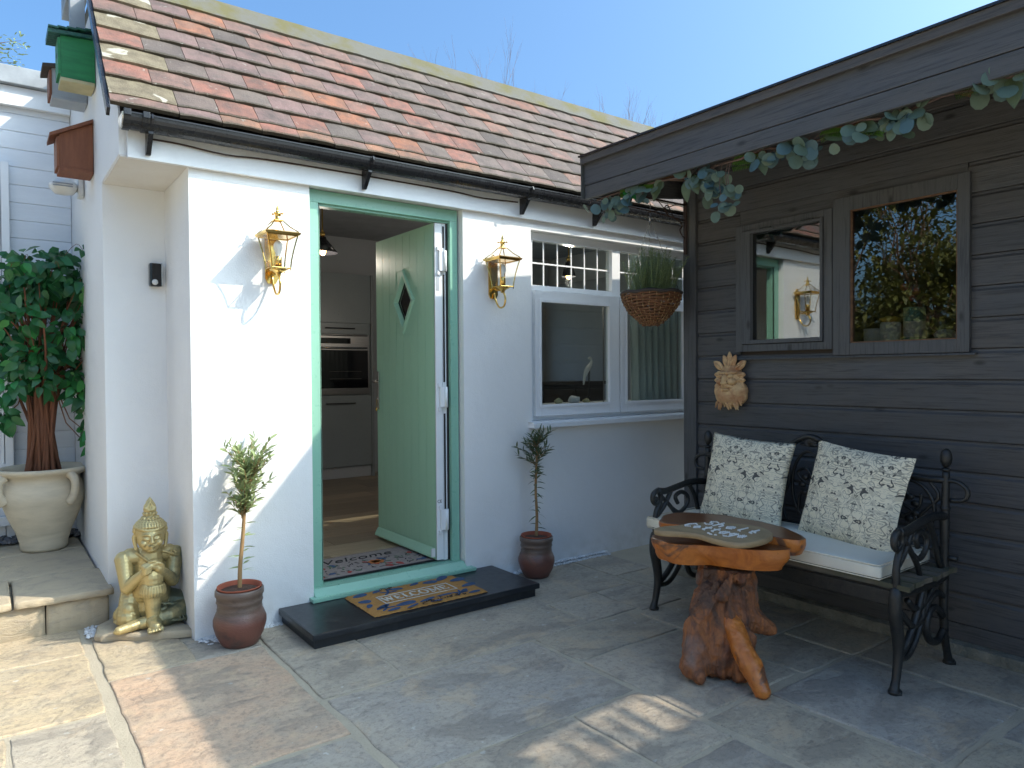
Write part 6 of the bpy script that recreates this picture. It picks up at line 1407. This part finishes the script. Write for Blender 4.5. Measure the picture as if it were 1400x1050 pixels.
# ------------------------------------------------------------------ inside the cottage
def build_inside():
    r = root('kitchen_unit', 'tall grey kitchen unit with a built-in black oven seen through the open door', 'kitchen unit', (2.95, 3.66, .14))
    X0, X1, Y = 2.25, 3.44, 3.26
    k0 = 3.30  # front plane
    def P(x0, x1, z0, z1, y0, mt, nm, par=None, y1=None): return link(nm, MB().box(x0, x1, y0, (y1 or y0+.018), z0, z1, .002), mt, par or r)
    # carcass placed so its front stands at Y = 3.64
    Y = 3.64
    link('carcass', MB().box(2.25, 2.835, Y+.02, 3.89, .14, 2.36).box(2.835, 3.46, Y+.02, 3.89, .26, 2.36), 'kitchen_grey', r)
    P(2.255, 3.44, 1.825, 2.355, Y, 'kitchen_grey', 'cupboard_door'); P(2.255, 3.44, .27, 1.035, Y, 'kitchen_grey', 'drawer_front'); P(2.25, 3.45, .14, .262, Y+.03, 'inside_wall', 'kick_board')
    P(3.442, 3.470, .14, 2.36, Y-.012, 'kitchen_grey', 'end_panel', y1=3.89)
    link('trim', MB().box(2.26, 3.43, Y-.002, Y+.018, 1.705, 1.82, .002), 'kitchen_grey', r)
    for z, x in ((1.765, 3.12), (.955, 3.12)): link('handle', MB().tube([(x-.20, Y-.002, z), (x-.20, Y-.03, z), (x+.12, Y-.03, z), (x+.12, Y-.002, z)], .006, 6), 'iron', r)
    ov = link('oven', MB().box(2.45, 3.42, Y-.004, Y+.018, 1.05, 1.70, .003), 'brushed_steel', r)
    P(2.47, 3.40, 1.12, 1.53, Y-.012, 'oven_glass', 'oven_door', ov, Y-.0045); P(2.86, 3.20, 1.60, 1.66, Y-.010, 'oven_glass', 'display', ov, Y-.0045)
    link('oven_handle', MB().tube([(2.5, Y-.035, 1.555), (3.38, Y-.035, 1.555)], .009, 8), 'chrome', ov); link('vent_slot', MB().box(2.47, 3.40, Y-.006, Y-.0045, 1.682, 1.694), 'oven_glass', ov)
    link('oven_rack', MB().tube([(2.95, Y-.014, 1.30), (3.32, Y-.014, 1.30)], .002, 5).tube([(2.95, Y-.014, 1.22), (3.32, Y-.014, 1.22)], .002, 5), 'chrome', ov)
    def pendant(loc, label, rad_, up, watts):
        r = root('ceiling_light', label, 'ceiling light', loc, 0, 'lit ceiling lights inside the cottage')
        link('shade', MB().lathe([(.025, .10), (.03, .085), (rad_, -.02), (rad_-.004, -.02), (.026, .082)], 24), 'black_gutter', r, world=False)
        link('bulb', MB().ball((0, 0, -.005), (.026, .026, .034)), 'bulb_warm', r, world=False)
        pl = bpy.data.lights.new('bulb_light', 'POINT'); pl.energy = watts; pl.color = (1., .90, .78); pl.shadow_soft_size = .03; po = bpy.data.objects.new('bulb_light', pl); C.objects.link(po); po.parent = r; po.location = (0, 0, -.07)
        link('stem', MB().tube([(0, 0, .10), (0, 0, .16), (0, 0, up)], [.018, .006, .006], 8).ball((0, 0, .12), .022), 'brass', r, world=False)
    pendant((2.046, 1.5, 2.20), 'black cone ceiling light with a glowing bulb seen through the doorway', .115, .58, 3.5)
    pendant((3.87, .80, 2.08), 'black ceiling light with a glowing bulb seen through the barred window light', .06, .70, 4)
    # curtains
    def curtain(name, label, x0, x1, y, z0, z1):
        m = MB(); n = 60; nz = 6
        for j in range(nz+1):
            for i in range(n+1): t = i/n; m.v.append(Vector((x0+(x1-x0)*t, y+.022*math.sin(t*PI*2*(x1-x0)/.075+.3*j)+.006*math.sin(t*47), z0+(z1-z0)*j/nz)))
        for j in range(nz):
            for i in range(n): a = j*(n+1)+i; m.f.append([a, a+1, a+n+2, a+n+1]); m.sm.append(True)
        tag(link(name, m, 'curtain'), label, 'curtain')
    curtain('curtain', 'grey green curtain hanging behind the right pane of the white window', 4.02, 4.62, .235, .75, 2.22)
    curtain('curtain', 'narrow edge of curtain behind the left side of the white window', 2.80, 2.985, .235, .75, 2.22)
    r = root('side_cabinet', 'dark cabinet in the room behind the left window pane', 'cabinet', (4.3, 1.5, .14))
    link('body', MB().box(3.95, 4.75, 1.3, 1.75, .18, 1.16, .005), 'dark_cabinet', r); link('top', MB().box(3.92, 4.78, 1.27, 1.77, 1.1605, 1.19, .004), 'dark_cabinet', r)
    for x in (4.0, 4.38): link('door', MB().box(x, x+.34, 1.285, 1.2995, .25, 1.12, .004), 'dark_cabinet', r)
    # heron ornament on the inner sill
    r = root('bird_ornament', 'slender white bird ornament behind the left window pane', 'ornament', (3.66, .34, 1.06))
    link('body', MB().tube([(-.05, 0, .12), (-.035, 0, .19), (-.005, 0, .24), (.02, 0, .27), (.03, 0, .30), (.018, 0, .322), (-.005, 0, .318)], [.005, .014, .020, .014, .009, .010, .003], 10, sub=4), 'plastic_white', r, world=False)
    link('legs', MB().tube([(0, 0, .24), (.0, 0, .0)], .003, 5).tube([(.012, 0, .24), (.014, 0, .0)], .003, 5).box(-.04, .04, -.03, .03, -.004, 0), 'iron', r, world=False)
    link('inner_sill', MB().box(2.86, 4.6, .135, .42, 1.02, 1.05, .003), 'plastic_white', bpy.data.objects['cottage'])
    for k, (x, y, s) in enumerate(((3.08, .22, .03), (3.28, .24, .035), (3.42, .23, .05), (3.53, .22, .03))):
        m = MB().ball((0, 0, s*.45), (s, s*.8, s*.6), 10, 7)
        for v in m.v: v += v.normalized()*.25*s*noise.noise(v*40+Vector((k, 0, 0))); v.z = max(0, v.z)
        o = link('beach_pebble', m, 'bird_cream' if k % 2 else 'pebble_white'); o.location = (x, y, 1.051)
        tag(o, ('small flat pale stone at the left end of the inner window sill', 'second pale stone from the left on the inner window sill', 'largest pointed pale stone on the inner window sill', 'small stone at the right end of the row on the inner window sill')[k], 'stone', 'stones on the inner window sill')
    r = root('standing_clock', 'round dark clock on a stand in the room seen through the left window pane', 'clock', (4.55, 2.2, 1.75))
    link('dial', MB().lathe([(0, 0), (.14, 0), (.15, .02), (.13, .025), (0, .018)], 28, mat=Matrix.Rotation(PI/2, 4, 'X')), 'dark_inside', r, world=False); link('stand', MB().box(-.01, .01, .02, .04, -1.6, 0), 'dark_cabinet', r, world=False)
build_inside()

# ------------------------------------------------------------------ trees and hedges round the yard
def foliage(m, c, rad_, n, L, W, flat=1., seed=0, lo=.25):
    c = Vector(c)
    for i in range(n):
        d = rndir(); k = random.uniform(lo, 1)**.5; q = Vector((d.x*rad_[0], d.y*rad_[1], d.z*rad_[2]))*k
        if noise.noise((c+q)*2.2+Vector((seed, 0, 0))) < -.12: continue
        vs, fs = leaf_shape(L*random.uniform(.7, 1.3), W, 2, .2, .2, .8); m.add(vs, fs, False, Matrix.Translation(c+q) @ orient(d+rndir()*.9+Vector((0, 0, -.2))))
def limb(m, p, d, L, r0, depth, spread=.5, kids=3, up=.15):
    pts = [p]; q = p.copy(); dd = d.normalized()
    for i in range(4): dd = (dd+rndir()*.14+Vector((0, 0, up*.3))).normalized(); q = q+dd*L/4; pts.append(q.copy())
    m.tube(pts, [r0, r0*.86, r0*.72, r0*.6, r0*.45], 5 if r0 > .01 else 4)
    if depth:
        for k in range(kids):
            b = pts[random.choice((2, 3, 4, 4))]; limb(m, b, (dd+rndir()*spread+Vector((0, 0, up))).normalized(), L*random.uniform(.5, .75), r0*.5, depth-1, spread, kids, up)
def build_trees():
    random.seed(91)
    # evergreen shrubs left of the frame, mirrored in the shed window
    for k, (loc, lab, rd, h) in enumerate((((-4.2, 1.2), 'tall yellow-green shrub beside the patio, mirrored in the shed window', (1.0, 1.0, 1.5), 1.9), ((-5.6, -.4), 'second evergreen shrub beyond the patio, mirrored in the shed window', (1.3, 1.2, 1.6), 2.2), ((-6.5, 3.0), 'large dark evergreen tree behind the shrubs', (1.8, 1.8, 2.0), 3.2))):
        r = root('evergreen_shrub' if k < 2 else 'evergreen_tree', lab, 'shrub' if k < 2 else 'tree', (loc[0], loc[1], -.06))
        b = MB()
        for j in range(5): limb(b, Vector((0, 0, 0)), Vector((random.uniform(-.4, .4), random.uniform(-.4, .4), 1)), h*.8, .045, 3, .6)
        link('trunk', b, 'bark', r, world=False)
        m = MB(); foliage(m, (0, 0, h), rd, 9000, .15, .075, seed=k*5); f = link('crown', m, 'hedge_leaf', r, world=False, recalc=False); f['kind'] = 'stuff'
    # leafy tree whose twigs reach in at the top left
    r = root('leafy_tree', 'olive-like tree whose leafy twigs show above the white building at the top left', 'tree', (-1.1, 5.2, -.06))
    b = MB(); limb(b, Vector((0, 0, 0)), Vector((.05, 0, 1)), 3.0, .10, 0); 
    m = MB()
    for k in range(16):
        a = random.uniform(0, 2*PI); p = Vector((.1, 0, 2.9)); tip = Vector((random.uniform(-.9, .7), random.uniform(-.7, .5), random.uniform(3.5, 4.7))); b.tube([p, p.lerp(tip, .5)+rndir()*.1, tip], [.03, .015, .006], 5, sub=2)
        for j in range(26): q = p.lerp(tip, random.uniform(.45, 1.05))+rndir()*.15; lance(m, q, rndir(-.4, 1), .07, .022, n=2)
    for (x, z) in ((1.22, 4.33), (1.30, 4.43), (1.36, 4.26), (1.18, 4.22), (1.41, 4.40), (1.27, 4.31), (1.22, 4.48), (1.33, 4.16), (1.42, 4.48)):
        e = Vector((x, -.7, z)); b.tube([Vector((.5, -.4, 4.0)), Vector((.9, -.6, (4.1+z)/2)), e], [.008, .004, .0015], 4, sub=2)
        for j in range(16): lance(m, e+rndir()*.06, rndir(-.3, 1), .045, .018, n=2)
    link('trunk', b, 'bark', r, world=False); f = link('crown', m, 'olive_leaf', r, world=False, recalc=False); f['kind'] = 'stuff'
    # bare trees far behind the ridge
    for k, (x, z, n, sp, lab) in enumerate(((7.45, 6.0, 1, .5, 'bare twig top, leftmost, behind the tiled ridge'), (9.0, 6.15, 6, 1.1, 'bare twiggy tree top behind the middle of the ridge'), (11.3, 6.35, 7, 1.0, 'bare twiggy tree top behind the right end of the ridge'))):
        r = root('bare_tree', lab, 'tree', (x, 8.0, -.06), 0, 'bare trees behind the cottage'); b = MB(); b.tube([(0, 0, 0), (.05, 0, 3), (0, 0, z-1.0)], [.10, .07, .04], 8)
        for j in range(5+n*3): limb(b, Vector((random.uniform(-.25, .25)*n/3, 0, z-1.2+random.uniform(-.3, .3))), Vector((random.uniform(-sp, sp), random.uniform(-.4, .4), 1)), random.uniform(.55, 1.1 if n > 1 else 1.6), .011, 3, .42, 3, .25)
        link('trunk', b, 'twig', r, world=False)
    r = root('dapple_tree', 'unseen tree added beyond the wall so its leaves dapple the sun on the paving', 'tree', (7.6, -7.6, -.06)); b = MB(); b.tube([(0, 0, 0), (.05, .05, 3), (0, 0, 6.0)], [.14, .11, .05], 8)  # added out of frame to weaken the strip of sun
    for j in range(9): limb(b, Vector((0, 0, 5.0+.15*j)), rndir(.1, 1), 1.1, .03, 2, .6)
    link('trunk', b, 'bark', r, world=False); m = MB(); foliage(m, (-.15, .15, 6.75), (1.0, 1.0, .9), 900, .11, .06, seed=3, lo=.05); f = link('crown', m, 'olive_dark', r, world=False, recalc=False); f['kind'] = 'stuff'
    # cream wall added out of frame at the left to bounce warm sunlight back
    w_ = root('bounce_wall', 'unseen cream wall added at the left to bounce warm light into the yard', 'wall', (-3.6, -3.4, 0)); link('wall', MB().box(-3.75, -3.55, -6.5, -.6, -.06, 2.3), 'sandstone', w_); link('coping', MB().box(-3.8, -3.5, -6.55, -.55, 2.301, 2.36, .01), 'grey_coping', w_)
build_trees()
